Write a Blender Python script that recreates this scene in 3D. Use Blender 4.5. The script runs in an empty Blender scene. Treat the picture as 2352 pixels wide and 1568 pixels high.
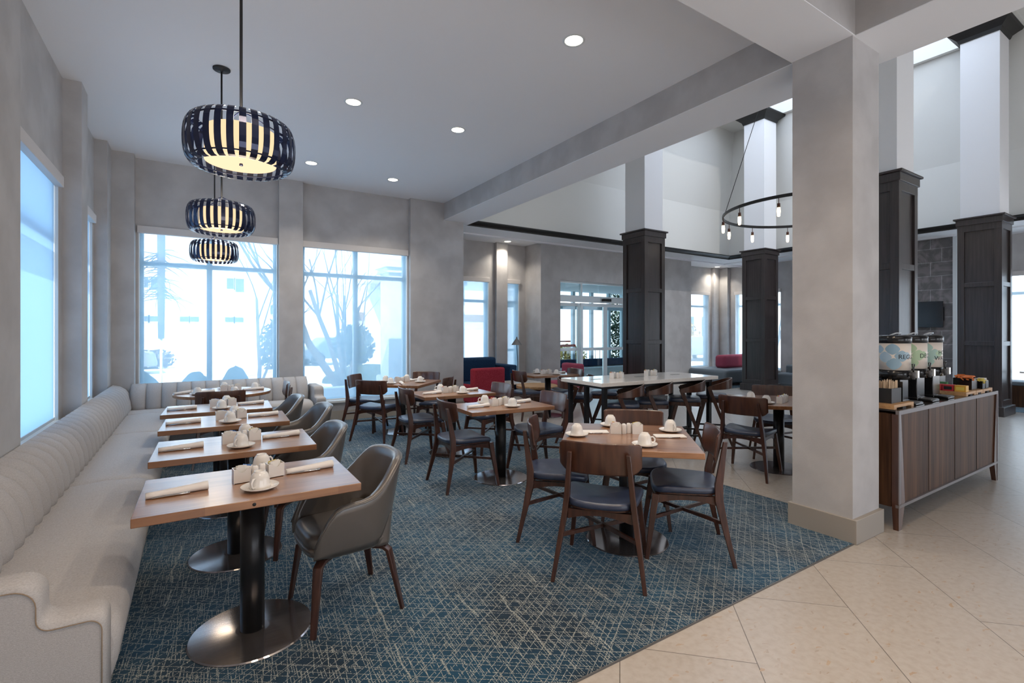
import bpy, math, random
from mathutils import Vector, Matrix
random.seed(7)
PI = math.pi
S = bpy.context.scene
C = S.collection
# ---------------------------------------------------------------- camera
YAW = math.radians(32.7)
FPX = 1136.0
cam = bpy.data.objects.new('camera', bpy.data.cameras.new('camera'))
C.objects.link(cam)
cam.data.sensor_width = 36.0
cam.data.lens = FPX / 2352 * 36.0
cam.data.shift_y = -(784 - 762.0) / 2352
cam.data.clip_start = 0.05
cam.data.clip_end = 300
cam.location = (0, 0, 1.5)
cam.rotation_euler = (PI / 2, 0, -YAW)
S.camera = cam
S.view_settings.view_transform = 'Standard'
S.view_settings.look = 'None'
S.view_settings.gamma = 1
S.view_settings.use_curve_mapping = False
S.view_settings.exposure = 0.22
# ---------------------------------------------------------------- world and sun
W = bpy.data.worlds.new('sky'); S.world = W; W.use_nodes = True
wn = W.node_tree; wn.nodes.clear()
wo = wn.nodes.new('ShaderNodeOutputWorld'); wb = wn.nodes.new('ShaderNodeBackground')
wc = wn.nodes.new('ShaderNodeTexCoord'); wsx = wn.nodes.new('ShaderNodeSeparateXYZ'); wr = wn.nodes.new('ShaderNodeValToRGB')
wn.links.new(wc.outputs['Generated'], wsx.inputs[0]); wn.links.new(wsx.outputs['Z'], wr.inputs[0])
wr.color_ramp.elements[0].position = 0.0; wr.color_ramp.elements[0].color = (0.93, 0.95, 1, 1)
wr.color_ramp.elements[1].position = 0.55; wr.color_ramp.elements[1].color = (0.60, 0.78, 1, 1)
wn.links.new(wr.outputs[0], wb.inputs[0]); wb.inputs[1].default_value = 3.4
wn.links.new(wb.outputs[0], wo.inputs[0])
sl = bpy.data.lights.new('sun', 'SUN'); sl.energy = 10; sl.angle = 0.01; sl.color = (1, 0.96, 0.9)
sun = bpy.data.objects.new('sun', sl); C.objects.link(sun)
sun.rotation_euler = (math.radians(42), 0, math.radians(-28))
# ---------------------------------------------------------------- helpers: materials
def M(name, col, rough=0.6, metal=0.0, spec=0.5, **kw):
    m = bpy.data.materials.new(name); m.use_nodes = True
    b = m.node_tree.nodes['Principled BSDF']
    b.inputs['Base Color'].default_value = (*col, 1)
    b.inputs['Roughness'].default_value = rough
    b.inputs['Metallic'].default_value = metal
    b.inputs['Specular IOR Level'].default_value = spec
    for k, v in kw.items():
        b.inputs[k.replace('_', ' ')].default_value = v
    return m
def nd(m, t, **kw):
    n = m.node_tree.nodes.new(t)
    for k, v in kw.items(): setattr(n, k, v)
    return n
def lk(m, a, b): m.node_tree.links.new(a, b)
def noise_mat(name, c1, c2, scale=(1, 1, 1), nscale=5, detail=6, rough=0.8, bump=0.0, bscale=None, spec=0.3, lo=0.35, hi=0.65, dist=0.0, **kw):
    m = M(name, c1, rough, spec=spec, **kw)
    b = m.node_tree.nodes['Principled BSDF']
    tc = nd(m, 'ShaderNodeTexCoord'); mp = nd(m, 'ShaderNodeMapping'); mp.inputs['Scale'].default_value = scale
    nz = nd(m, 'ShaderNodeTexNoise'); nz.inputs['Scale'].default_value = nscale; nz.inputs['Detail'].default_value = detail
    nz.inputs['Distortion'].default_value = dist
    cr = nd(m, 'ShaderNodeValToRGB')
    cr.color_ramp.elements[0].position = lo; cr.color_ramp.elements[0].color = (*c1, 1)
    cr.color_ramp.elements[1].position = hi; cr.color_ramp.elements[1].color = (*c2, 1)
    lk(m, tc.outputs['Object'], mp.inputs[0]); lk(m, mp.outputs[0], nz.inputs[0]); lk(m, nz.outputs[0], cr.inputs[0]); lk(m, cr.outputs[0], b.inputs['Base Color'])
    if bump:
        n2 = nd(m, 'ShaderNodeTexNoise'); n2.inputs['Scale'].default_value = bscale or nscale * 8; n2.inputs['Detail'].default_value = 3
        bp = nd(m, 'ShaderNodeBump'); bp.inputs['Strength'].default_value = bump; bp.inputs['Distance'].default_value = 0.002
        lk(m, mp.outputs[0], n2.inputs[0]); lk(m, n2.outputs[0], bp.inputs['Height']); lk(m, bp.outputs[0], b.inputs['Normal'])
    return m
def wood(name, c1, c2, axis=0, rough=0.35, scale=1.0, coat=0.0, stripes=0.0):
    sc = [22 * scale] * 3; sc[axis] = 1.6 * scale
    m = noise_mat(name, c1, c2, tuple(sc), 1.6, 8, rough, spec=0.5, lo=0.3, hi=0.7, dist=0.4)
    m.node_tree.nodes['Principled BSDF'].inputs['Coat Weight'].default_value = coat
    m.node_tree.nodes['Principled BSDF'].inputs['Coat Roughness'].default_value = 0.15
    return m
def emis(name, col, st):
    m = bpy.data.materials.new(name); m.use_nodes = True; nt = m.node_tree; nt.nodes.clear()
    o = nt.nodes.new('ShaderNodeOutputMaterial'); e = nt.nodes.new('ShaderNodeEmission')
    e.inputs[0].default_value = (*col, 1); e.inputs[1].default_value = st; nt.links.new(e.outputs[0], o.inputs[0]); return m
def shade_mat(name, col, see, glow=1.0):
    m = bpy.data.materials.new(name); m.use_nodes = True; nt = m.node_tree; nt.nodes.clear()
    o = nt.nodes.new('ShaderNodeOutputMaterial'); tr = nt.nodes.new('ShaderNodeBsdfTransparent'); tl = nt.nodes.new('ShaderNodeBsdfTranslucent')
    df = nt.nodes.new('ShaderNodeBsdfDiffuse'); df.inputs[0].default_value = (0.75, 0.78, 0.8, 1)
    tl.inputs[0].default_value = (*col, 1); a = nt.nodes.new('ShaderNodeMixShader'); a.inputs[0].default_value = 0.3
    nt.links.new(tl.outputs[0], a.inputs[1]); nt.links.new(df.outputs[0], a.inputs[2])
    b = nt.nodes.new('ShaderNodeMixShader'); b.inputs[0].default_value = see
    nt.links.new(a.outputs[0], b.inputs[1]); nt.links.new(tr.outputs[0], b.inputs[2]); nt.links.new(b.outputs[0], o.inputs[0])
    return m
def glass_mat(name, tint=(0.96, 0.98, 1.0), refl=0.08):
    m = bpy.data.materials.new(name); m.use_nodes = True; nt = m.node_tree; nt.nodes.clear()
    o = nt.nodes.new('ShaderNodeOutputMaterial'); tr = nt.nodes.new('ShaderNodeBsdfTransparent'); tr.inputs[0].default_value = (*tint, 1)
    g = nt.nodes.new('ShaderNodeBsdfGlossy'); g.inputs['Roughness'].default_value = 0.02
    b = nt.nodes.new('ShaderNodeMixShader'); b.inputs[0].default_value = refl
    nt.links.new(tr.outputs[0], b.inputs[1]); nt.links.new(g.outputs[0], b.inputs[2]); nt.links.new(b.outputs[0], o.inputs[0])
    return m
# ---- carpet: dark teal pile crossed by broken cream lines
def carpet_mat(name='carpet_pile'):
    m = M(name, (0.01, 0.03, 0.05), 0.95, spec=0.2)
    b = m.node_tree.nodes['Principled BSDF']
    b.inputs['Sheen Weight'].default_value = 0.40; b.inputs['Sheen Roughness'].default_value = 0.5; b.inputs['Sheen Tint'].default_value = (0.45, 0.75, 1, 1)  # blue sheen tint stands in for window light on the far pile
    tc = nd(m, 'ShaderNodeTexCoord')
    def math_(op, a, bb=None, c=None):
        n = nd(m, 'ShaderNodeMath', operation=op)
        for i, v in enumerate((a, bb, c)):
            if v is None: continue
            if isinstance(v, (int, float)): n.inputs[i].default_value = v
            else: lk(m, v, n.inputs[i])
        return n.outputs[0]
    wob = nd(m, 'ShaderNodeTexNoise'); wob.inputs['Scale'].default_value = 2.5; lk(m, tc.outputs['Object'], wob.inputs[0])
    fine = nd(m, 'ShaderNodeTexNoise'); fine.inputs['Scale'].default_value = 170; fine.inputs['Detail'].default_value = 2; lk(m, tc.outputs['Object'], fine.inputs[0])
    med = nd(m, 'ShaderNodeTexNoise'); med.inputs['Scale'].default_value = 1.6; med.inputs['Detail'].default_value = 3; lk(m, tc.outputs['Object'], med.inputs[0])
    sx = nd(m, 'ShaderNodeSeparateXYZ'); lk(m, tc.outputs['Object'], sx.inputs[0])
    def family(ang, sp, width, seed, thr, stretch):
        a = math.radians(ang); nx, ny = -math.sin(a), math.cos(a)
        u = math_('MULTIPLY_ADD', sx.outputs[0], nx, math_('MULTIPLY', sx.outputs[1], ny))
        t = math_('MULTIPLY_ADD', sx.outputs[0], math.cos(a), math_('MULTIPLY', sx.outputs[1], math.sin(a)))
        u = math_('ADD', u, math_('MULTIPLY', wob.outputs[0], sp * 0.35))
        u = math_('ADD', u, math_('MULTIPLY', math_('SUBTRACT', fine.outputs[0], 0.5), sp * 0.09))
        q = math_('DIVIDE', u, sp); fl = math_('FLOOR', q); fr = math_('FRACT', q)
        wn_ = nd(m, 'ShaderNodeTexWhiteNoise', noise_dimensions='1D'); lk(m, math_('ADD', fl, seed), wn_.inputs['W'])
        pos = math_('MULTIPLY_ADD', wn_.outputs[0], 0.5, 0.25)
        d = math_('ABSOLUTE', math_('SUBTRACT', fr, pos))
        line = math_('LESS_THAN', d, width)
        cv = nd(m, 'ShaderNodeCombineXYZ'); lk(m, math_('MULTIPLY', t, stretch), cv.inputs[0]); lk(m, math_('MULTIPLY', fl, 7.31), cv.inputs[1]); cv.inputs[2].default_value = seed
        br = nd(m, 'ShaderNodeTexNoise'); br.inputs['Scale'].default_value = 1; br.inputs['Detail'].default_value = 2; lk(m, cv.outputs[0], br.inputs[0])
        on = math_('GREATER_THAN', br.outputs[0], thr)
        return math_('MULTIPLY', line, on)
    ls = [family(-36, 0.044, 0.030, 3.0, 0.30, 4), family(-37, 0.10, 0.014, 9.0, 0.38, 3), family(31, 0.050, 0.028, 5.0, 0.33, 4), family(34, 0.11, 0.013, 15.0, 0.38, 3),
          family(-98, 0.055, 0.024, 21.0, 0.42, 4), family(-92, 0.011, 0.12, 33.0, 0.53, 9), family(-90, 0.016, 0.10, 37.0, 0.60, 5), family(-95, 0.24, 0.018, 41.0, 0.56, 3)]
    v = ls[0]
    for l in ls[1:]: v = math_('MAXIMUM', v, l)
    pile = math_('GREATER_THAN', fine.outputs[0], 0.45)
    v = math_('MULTIPLY', v, pile)
    base = nd(m, 'ShaderNodeValToRGB')
    base.color_ramp.elements[0].position = 0.36; base.color_ramp.elements[0].color = (0.0015, 0.004, 0.011, 1)
    base.color_ramp.elements[1].position = 0.62; base.color_ramp.elements[1].color = (0.004, 0.040, 0.080, 1)
    lk(m, med.outputs[0], base.inputs[0])
    mx = nd(m, 'ShaderNodeMixRGB'); lk(m, v, mx.inputs[0]); lk(m, base.outputs[0], mx.inputs[1]); mx.inputs[2].default_value = (0.38, 0.385, 0.34, 1)
    lk(m, mx.outputs[0], b.inputs['Base Color'])
    bp = nd(m, 'ShaderNodeBump'); bp.inputs['Strength'].default_value = 0.4; bp.inputs['Distance'].default_value = 0.004
    lk(m, fine.outputs[0], bp.inputs['Height']); lk(m, bp.outputs[0], b.inputs['Normal'])
    return m
def tile_mat():
    m = M('terrazzo_tile', (0.62, 0.55, 0.46), 0.30, spec=0.5)
    b = m.node_tree.nodes['Principled BSDF']
    tc = nd(m, 'ShaderNodeTexCoord'); mp = nd(m, 'ShaderNodeMapping')
    mp.inputs['Rotation'].default_value = (0, 0, math.radians(45)); mp.inputs['Location'].default_value = (0.0, 0.0, 0)
    lk(m, tc.outputs['Object'], mp.inputs[0])
    # object coords: rotate so that x'=(x-y)/sqrt2 , y'=(x+y)/sqrt2
    sw = nd(m, 'ShaderNodeSeparateXYZ'); lk(m, mp.outputs[0], sw.inputs[0])
    cb = nd(m, 'ShaderNodeCombineXYZ'); ax = nd(m, 'ShaderNodeMath', operation='ADD'); lk(m, sw.outputs[1], ax.inputs[0]); ax.inputs[1].default_value = -3.022 + 12.0 * 1
    lk(m, ax.outputs[0], cb.inputs[0]); lk(m, sw.outputs[0], cb.inputs[1])
    br = nd(m, 'ShaderNodeTexBrick'); br.offset = 0.5; br.inputs['Scale'].default_value = 1
    br.inputs['Brick Width'].default_value = 1.2; br.inputs['Row Height'].default_value = 0.608; br.inputs['Mortar Size'].default_value = 0.0022; br.inputs['Mortar Smooth'].default_value = 0
    br.inputs['Color1'].default_value = (0.50, 0.455, 0.41, 1); br.inputs['Color2'].default_value = (0.46, 0.42, 0.38, 1); br.inputs['Mortar'].default_value = (0.16, 0.14, 0.12, 1)
    lk(m, cb.outputs[0], br.inputs[0])
    vo = nd(m, 'ShaderNodeTexVoronoi'); vo.inputs['Scale'].default_value = 1; vm = nd(m, 'ShaderNodeMapping'); vm.inputs['Scale'].default_value = (22, 60, 1); vm.inputs['Rotation'].default_value = (0, 0, -0.5)
    wz = nd(m, 'ShaderNodeTexNoise'); wz.inputs['Scale'].default_value = 9; wz.inputs['Detail'].default_value = 3; lk(m, tc.outputs['Object'], wz.inputs[0])
    mxv = nd(m, 'ShaderNodeMixRGB', blend_type='ADD'); mxv.inputs[0].default_value = 0.12; lk(m, tc.outputs['Object'], mxv.inputs[1]); lk(m, wz.outputs[1], mxv.inputs[2])
    lk(m, mxv.outputs[0], vm.inputs[0]); lk(m, vm.outputs[0], vo.inputs[0])
    sp = nd(m, 'ShaderNodeSeparateXYZ'); lk(m, vo.outputs['Color'], sp.inputs[0])
    chip = nd(m, 'ShaderNodeMath', operation='GREATER_THAN'); lk(m, sp.outputs[0], chip.inputs[0]); chip.inputs[1].default_value = 0.80
    small = nd(m, 'ShaderNodeMath', operation='LESS_THAN'); lk(m, vo.outputs['Distance'], small.inputs[0]); small.inputs[1].default_value = 0.36
    mu = nd(m, 'ShaderNodeMath', operation='MULTIPLY'); lk(m, chip.outputs[0], mu.inputs[0]); lk(m, small.outputs[0], mu.inputs[1])
    mu2 = nd(m, 'ShaderNodeMath', operation='MULTIPLY'); lk(m, mu.outputs[0], mu2.inputs[0]); lk(m, sp.outputs[1], mu2.inputs[1])
    cc = nd(m, 'ShaderNodeMixRGB'); lk(m, sp.outputs[2], cc.inputs[0]); cc.inputs[1].default_value = (0.46, 0.33, 0.22, 1); cc.inputs[2].default_value = (0.38, 0.32, 0.27, 1)
    m1 = nd(m, 'ShaderNodeMixRGB'); lk(m, mu2.outputs[0], m1.inputs[0]); lk(m, br.outputs['Color'], m1.inputs[1]); lk(m, cc.outputs[0], m1.inputs[2])
    n2 = nd(m, 'ShaderNodeTexNoise'); n2.inputs['Scale'].default_value = 28; n2.inputs['Detail'].default_value = 6; lk(m, tc.outputs['Object'], n2.inputs[0])
    r2 = nd(m, 'ShaderNodeValToRGB'); r2.color_ramp.elements[0].position = 0.3; r2.color_ramp.elements[0].color = (0.88, 0.85, 0.82, 1); r2.color_ramp.elements[1].position = 0.6; r2.color_ramp.elements[1].color = (1, 1, 1, 1)
    lk(m, n2.outputs[0], r2.inputs[0])
    m2 = nd(m, 'ShaderNodeMixRGB', blend_type='MULTIPLY'); m2.inputs[0].default_value = 1; lk(m, m1.outputs[0], m2.inputs[1]); lk(m, r2.outputs[0], m2.inputs[2])
    lk(m, m2.outputs[0], b.inputs['Base Color'])
    return m
def stone_mat():
    m = M('slate_tile', (0.1, 0.09, 0.09), 0.6)
    b = m.node_tree.nodes['Principled BSDF']; tc = nd(m, 'ShaderNodeTexCoord')
    s = nd(m, 'ShaderNodeSeparateXYZ'); lk(m, tc.outputs['Object'], s.inputs[0]); c = nd(m, 'ShaderNodeCombineXYZ'); lk(m, s.outputs[1], c.inputs[0]); lk(m, s.outputs[2], c.inputs[1])
    br = nd(m, 'ShaderNodeTexBrick'); br.offset = 0.33; br.inputs['Scale'].default_value = 1; br.inputs['Brick Width'].default_value = 0.61; br.inputs['Row Height'].default_value = 0.305
    br.inputs['Mortar Size'].default_value = 0.005; br.inputs['Color1'].default_value = (0.17, 0.16, 0.165, 1); br.inputs['Color2'].default_value = (0.22, 0.205, 0.21, 1); br.inputs['Mortar'].default_value = (0.45, 0.45, 0.46, 1)
    lk(m, c.outputs[0], br.inputs[0])
    n = nd(m, 'ShaderNodeTexNoise'); n.inputs['Scale'].default_value = 3; n.inputs['Detail'].default_value = 10; n.inputs['Distortion'].default_value = 2; lk(m, tc.outputs['Object'], n.inputs[0])
    r = nd(m, 'ShaderNodeValToRGB'); r.color_ramp.elements[0].position = 0.4; r.color_ramp.elements[0].color = (0.7, 0.7, 0.7, 1); r.color_ramp.elements[1].position = 0.62; r.color_ramp.elements[1].color = (1.25, 1.2, 1.2, 1)
    lk(m, n.outputs[0], r.inputs[0]); x = nd(m, 'ShaderNodeMixRGB', blend_type='MULTIPLY'); x.inputs[0].default_value = 1; lk(m, br.outputs[0], x.inputs[1]); lk(m, r.outputs[0], x.inputs[2]); lk(m, x.outputs[0], b.inputs['Base Color'])
    return m
def slat_wood():
    m = M('walnut_planks', (0.1, 0.05, 0.03), 0.5, spec=0.2)
    b = m.node_tree.nodes['Principled BSDF']; tc = nd(m, 'ShaderNodeTexCoord')
    s = nd(m, 'ShaderNodeSeparateXYZ'); lk(m, tc.outputs['Object'], s.inputs[0])
    a = nd(m, 'ShaderNodeMath', operation='ADD'); lk(m, s.outputs[0], a.inputs[0]); lk(m, s.outputs[1], a.inputs[1])
    q = nd(m, 'ShaderNodeMath', operation='MULTIPLY'); lk(m, a.outputs[0], q.inputs[0]); q.inputs[1].default_value = 17
    f = nd(m, 'ShaderNodeMath', operation='FLOOR'); lk(m, q.outputs[0], f.inputs[0])
    w = nd(m, 'ShaderNodeTexWhiteNoise', noise_dimensions='1D'); lk(m, f.outputs[0], w.inputs['W'])
    mp = nd(m, 'ShaderNodeMapping'); mp.inputs['Scale'].default_value = (30, 30, 1.5); lk(m, tc.outputs['Object'], mp.inputs[0])
    n = nd(m, 'ShaderNodeTexNoise'); n.inputs['Scale'].default_value = 1.5; n.inputs['Detail'].default_value = 8; lk(m, mp.outputs[0], n.inputs[0])
    ad = nd(m, 'ShaderNodeMath', operation='MULTIPLY_ADD'); lk(m, w.outputs[0], ad.inputs[0]); ad.inputs[1].default_value = 0.35; lk(m, n.outputs[0], ad.inputs[2])
    r = nd(m, 'ShaderNodeValToRGB'); r.color_ramp.elements[0].position = 0.3; r.color_ramp.elements[0].color = (0.025, 0.012, 0.008, 1); r.color_ramp.elements[1].position = 0.95; r.color_ramp.elements[1].color = (0.125, 0.060, 0.030, 1)
    lk(m, ad.outputs[0], r.inputs[0]); lk(m, r.outputs[0], b.inputs['Base Color'])
    return m
def block_wood():
    # butcher-block table top: staves along local x, seen on the top and on the edge
    m = M('butcher_block', (0.35, 0.17, 0.08), 0.30, spec=0.5)
    b = m.node_tree.nodes['Principled BSDF']; b.inputs['Coat Weight'].default_value = 1.0; b.inputs['Coat Roughness'].default_value = 0.22; b.inputs['Coat IOR'].default_value = 1.5
    tc = nd(m, 'ShaderNodeTexCoord'); s = nd(m, 'ShaderNodeSeparateXYZ'); lk(m, tc.outputs['Object'], s.inputs[0])
    c = nd(m, 'ShaderNodeCombineXYZ'); lk(m, s.outputs[0], c.inputs[0]); lk(m, s.outputs[1], c.inputs[1])
    br = nd(m, 'ShaderNodeTexBrick'); br.offset = 0.37; br.inputs['Scale'].default_value = 1; br.inputs['Brick Width'].default_value = 0.55; br.inputs['Row Height'].default_value = 0.055
    br.inputs['Mortar Size'].default_value = 0.0; br.inputs['Color1'].default_value = (0.25, 0.105, 0.042, 1); br.inputs['Color2'].default_value = (0.36, 0.170, 0.074, 1); lk(m, c.outputs[0], br.inputs[0])
    mp = nd(m, 'ShaderNodeMapping'); mp.inputs['Scale'].default_value = (3, 45, 20); lk(m, tc.outputs['Object'], mp.inputs[0])
    n = nd(m, 'ShaderNodeTexNoise'); n.inputs['Scale'].default_value = 1.2; n.inputs['Detail'].default_value = 8; n.inputs['Distortion'].default_value = 0.5; lk(m, mp.outputs[0], n.inputs[0])
    r = nd(m, 'ShaderNodeValToRGB'); r.color_ramp.elements[0].position = 0.3; r.color_ramp.elements[0].color = (0.72, 0.68, 0.62, 1); r.color_ramp.elements[1].position = 0.68; r.color_ramp.elements[1].color = (1.12, 1.12, 1.12, 1)
    lk(m, n.outputs[0], r.inputs[0]); x = nd(m, 'ShaderNodeMixRGB', blend_type='MULTIPLY'); x.inputs[0].default_value = 1; lk(m, br.outputs[0], x.inputs[1]); lk(m, r.outputs[0], x.inputs[2]); lk(m, x.outputs[0], b.inputs['Base Color'])
    return m
MT = dict(
    paper=noise_mat('textile_wallpaper', (0.475, 0.462, 0.462), (0.550, 0.537, 0.537), (1, 1, 1), 3.0, 12, 0.9, bump=0.5, bscale=260, lo=0.38, hi=0.62),
    ceil=M('ceiling_paint', (0.90, 0.91, 0.94), 0.9, spec=0.1), lobby=M('lobby_paint', (0.78, 0.77, 0.735), 0.9, spec=0.1),
    shaft=M('shaft_paint', (0.88, 0.88, 0.90), 0.8, spec=0.1), base=M('baseboard_paint', (0.36, 0.325, 0.285), 0.6),
    trimw=M('white_trim', (0.74, 0.78, 0.80), 0.5), valance=M('valance_fabric', (0.66, 0.63, 0.62), 0.8), frame=M('window_frame', (0.50, 0.62, 0.68), 0.5),
    alu=M('brushed_aluminium', (0.62, 0.66, 0.68), 0.35, 0.6),
    espresso=noise_mat('espresso_panel', (0.034, 0.027, 0.027), (0.056, 0.044, 0.043), (30, 30, 1.5), 1.5, 6, 0.28, spec=0.6),
    dark=M('black_crown', (0.013, 0.012, 0.012), 0.45),
    carpet=carpet_mat(), tile=tile_mat(), stone=stone_mat(), planks=slat_wood(), block=block_wood(),
    chairwood=wood('walnut_stain', (0.032, 0.011, 0.007), (0.085, 0.030, 0.017), 2, 0.33, coat=0.3),
    chairpanel=wood('walnut_veneer', (0.042, 0.014, 0.008), (0.108, 0.041, 0.022), 2, 0.30, 0.6, coat=0.5),
    armleg=wood('dark_bent_plywood', (0.030, 0.011, 0.008), (0.075, 0.028, 0.018), 2, 0.35, coat=0.3),
    navy=noise_mat('navy_vinyl', (0.022, 0.034, 0.075), (0.034, 0.050, 0.098), (1, 1, 1), 20, 4, 0.38, bump=0.2, bscale=400, spec=0.5, Coat_Weight=0.5, Coat_Roughness=0.3, Coat_IOR=1.6),
    leather=noise_mat('grey_leather', (0.100, 0.088, 0.080), (0.118, 0.104, 0.095), (1, 1, 1), 6, 4, 0.30, bump=0.15, bscale=500, spec=0.5, Coat_Weight=0.8, Coat_Roughness=0.30, Coat_IOR=1.6),
    linen=noise_mat('grey_linen', (0.42, 0.405, 0.405), (0.56, 0.545, 0.545), (90, 90, 220), 1.5, 4, 0.95, bump=0.8, bscale=3, spec=0.15, lo=0.25, hi=0.75),
    thread=M('seam_thread', (0.30, 0.22, 0.15), 0.9), toe=M('dark_plinth', (0.02, 0.018, 0.018), 0.7),
    steel=noise_mat('dark_steel_disc', (0.33, 0.31, 0.32), (0.40, 0.38, 0.39), (2, 60, 2), 3, 4, 0.14), post=M('black_post', (0.018, 0.018, 0.020), 0.28, 0.3),
    china=M('white_china', (0.80, 0.77, 0.74), 0.12, spec=0.6), linenw=M('white_napkin', (0.80, 0.76, 0.73), 0.9), cutlery=M('stainless', (0.7, 0.7, 0.7), 0.15, 1.0),
    packet=M('paper_packet', (0.82, 0.80, 0.76), 0.8), pink=M('pink_packet', (0.75, 0.16, 0.30), 0.6), yellow=M('yellow_packet', (0.75, 0.60, 0.12), 0.6), blue=M('blue_packet', (0.05, 0.20, 0.60), 0.6),
    orange=M('orange_packet', (0.75, 0.20, 0.04), 0.6), red=M('red_box', (0.50, 0.03, 0.04), 0.5), gold=M('gold_box', (0.70, 0.38, 0.05), 0.5), green=M('green_box', (0.06, 0.22, 0.08), 0.5),
    ring=M('blue_black_lacquer', (0.014, 0.022, 0.070), 0.18, 0.4, spec=0.7), black=M('black_plastic', (0.010, 0.010, 0.011), 0.2), blackm=M('matte_black', (0.02, 0.02, 0.022), 0.5),
    quartz=noise_mat('white_quartz', (0.82, 0.76, 0.70), (0.88, 0.83, 0.78), (1, 1, 1), 60, 3, 0.10, spec=0.6), topdark=M('dark_countertop', (0.045, 0.038, 0.036), 0.12), edge=M('grey_metal_edge', (0.22, 0.20, 0.20), 0.35, 0.6),
    bamboo=wood('bamboo_board', (0.42, 0.22, 0.09), (0.60, 0.36, 0.17), 0, 0.5), stick=M('birch_stick', (0.72, 0.52, 0.34), 0.8),
    crimson=noise_mat('crimson_fabric', (0.30, 0.018, 0.035), (0.42, 0.045, 0.07), (1, 1, 1), 90, 3, 0.95), rose=M('rose_fabric', (0.42, 0.075, 0.13), 0.9),
    navyf=noise_mat('navy_fabric', (0.008, 0.030, 0.075), (0.018, 0.055, 0.12), (1, 1, 1), 50, 3, 0.95), greyf=M('blue_grey_vinyl', (0.13, 0.16, 0.19), 0.5),
    tv=M('tv_screen', (0.008, 0.010, 0.014), 0.12), clear=glass_mat('window_glass'), dglass=glass_mat('tinted_door_glass', (0.66, 0.78, 0.82), 0.10), acrylic=M('clear_acrylic', (0.85, 0.87, 0.88), 0.08, spec=0.8, Transmission_Weight=0.5),
    opal=emis('opal_diffuser', (1.0, 0.72, 0.42), 0.98), opal2=emis('opal_bottom', (1.0, 0.70, 0.44), 1.15), can=emis('lit_downlight', (1.0, 0.90, 0.72), 9.0), bulb=emis('lit_bulb', (1, 0.80, 0.55), 4.0),
    bulbend=M('copper_socket', (0.12, 0.05, 0.03), 0.4, 0.5),
    shadeN=shade_mat('mesh_shade', (0.40, 0.66, 0.84), 0.55), shadeW=shade_mat('white_screen_shade', (0.44, 0.62, 0.77), 0.05), shadeE=shade_mat('thin_mesh_shade', (0.5, 0.66, 0.74), 0.62),
    snow=M('sunlit_concrete', (0.80, 0.80, 0.78), 0.9), stucco=M('white_stucco', (0.88, 0.87, 0.84), 0.9), winout=M('far_window', (0.10, 0.15, 0.20), 0.3), bark=M('bark', (0.10, 0.09, 0.08), 0.9), leaf=M('shrub_leaves', (0.045, 0.07, 0.04), 0.9),
    leafo=M('autumn_leaves', (0.42, 0.30, 0.10), 0.9), leafb=M('bronze_shrub', (0.22, 0.15, 0.09), 0.9), carp=M('silver_paint', (0.25, 0.27, 0.3), 0.3), rail=M('dark_railing', (0.05, 0.05, 0.05), 0.5), lgrey=M('light_grey_plastic', (0.72, 0.70, 0.68), 0.5), brass=M('aged_brass', (0.35, 0.28, 0.18), 0.35, 0.9),
    skyl=shade_mat('skylight_panel', (0.70, 0.72, 0.76), 0.25), grey=M('mid_grey_metal', (0.16, 0.16, 0.16), 0.4, 0.5), lblue=M('pale_blue_print', (0.30, 0.45, 0.56), 0.5), lblue2=M('blue_print', (0.42, 0.56, 0.66), 0.5), lgreen=M('pale_green_print', (0.42, 0.56, 0.36), 0.5), lteal=M('pale_teal_print', (0.36, 0.52, 0.46), 0.5),
    label=M('dispenser_wrap', (0.80, 0.72, 0.64), 0.35), ink=M('black_ink', (0.01, 0.012, 0.015), 0.5), sticker=M('red_sticker', (0.32, 0.05, 0.04), 0.5), slate=M('slate_plastic', (0.10, 0.10, 0.105), 0.5))
MT['steel'].node_tree.nodes['Principled BSDF'].inputs['Metallic'].default_value = 0.9
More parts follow.
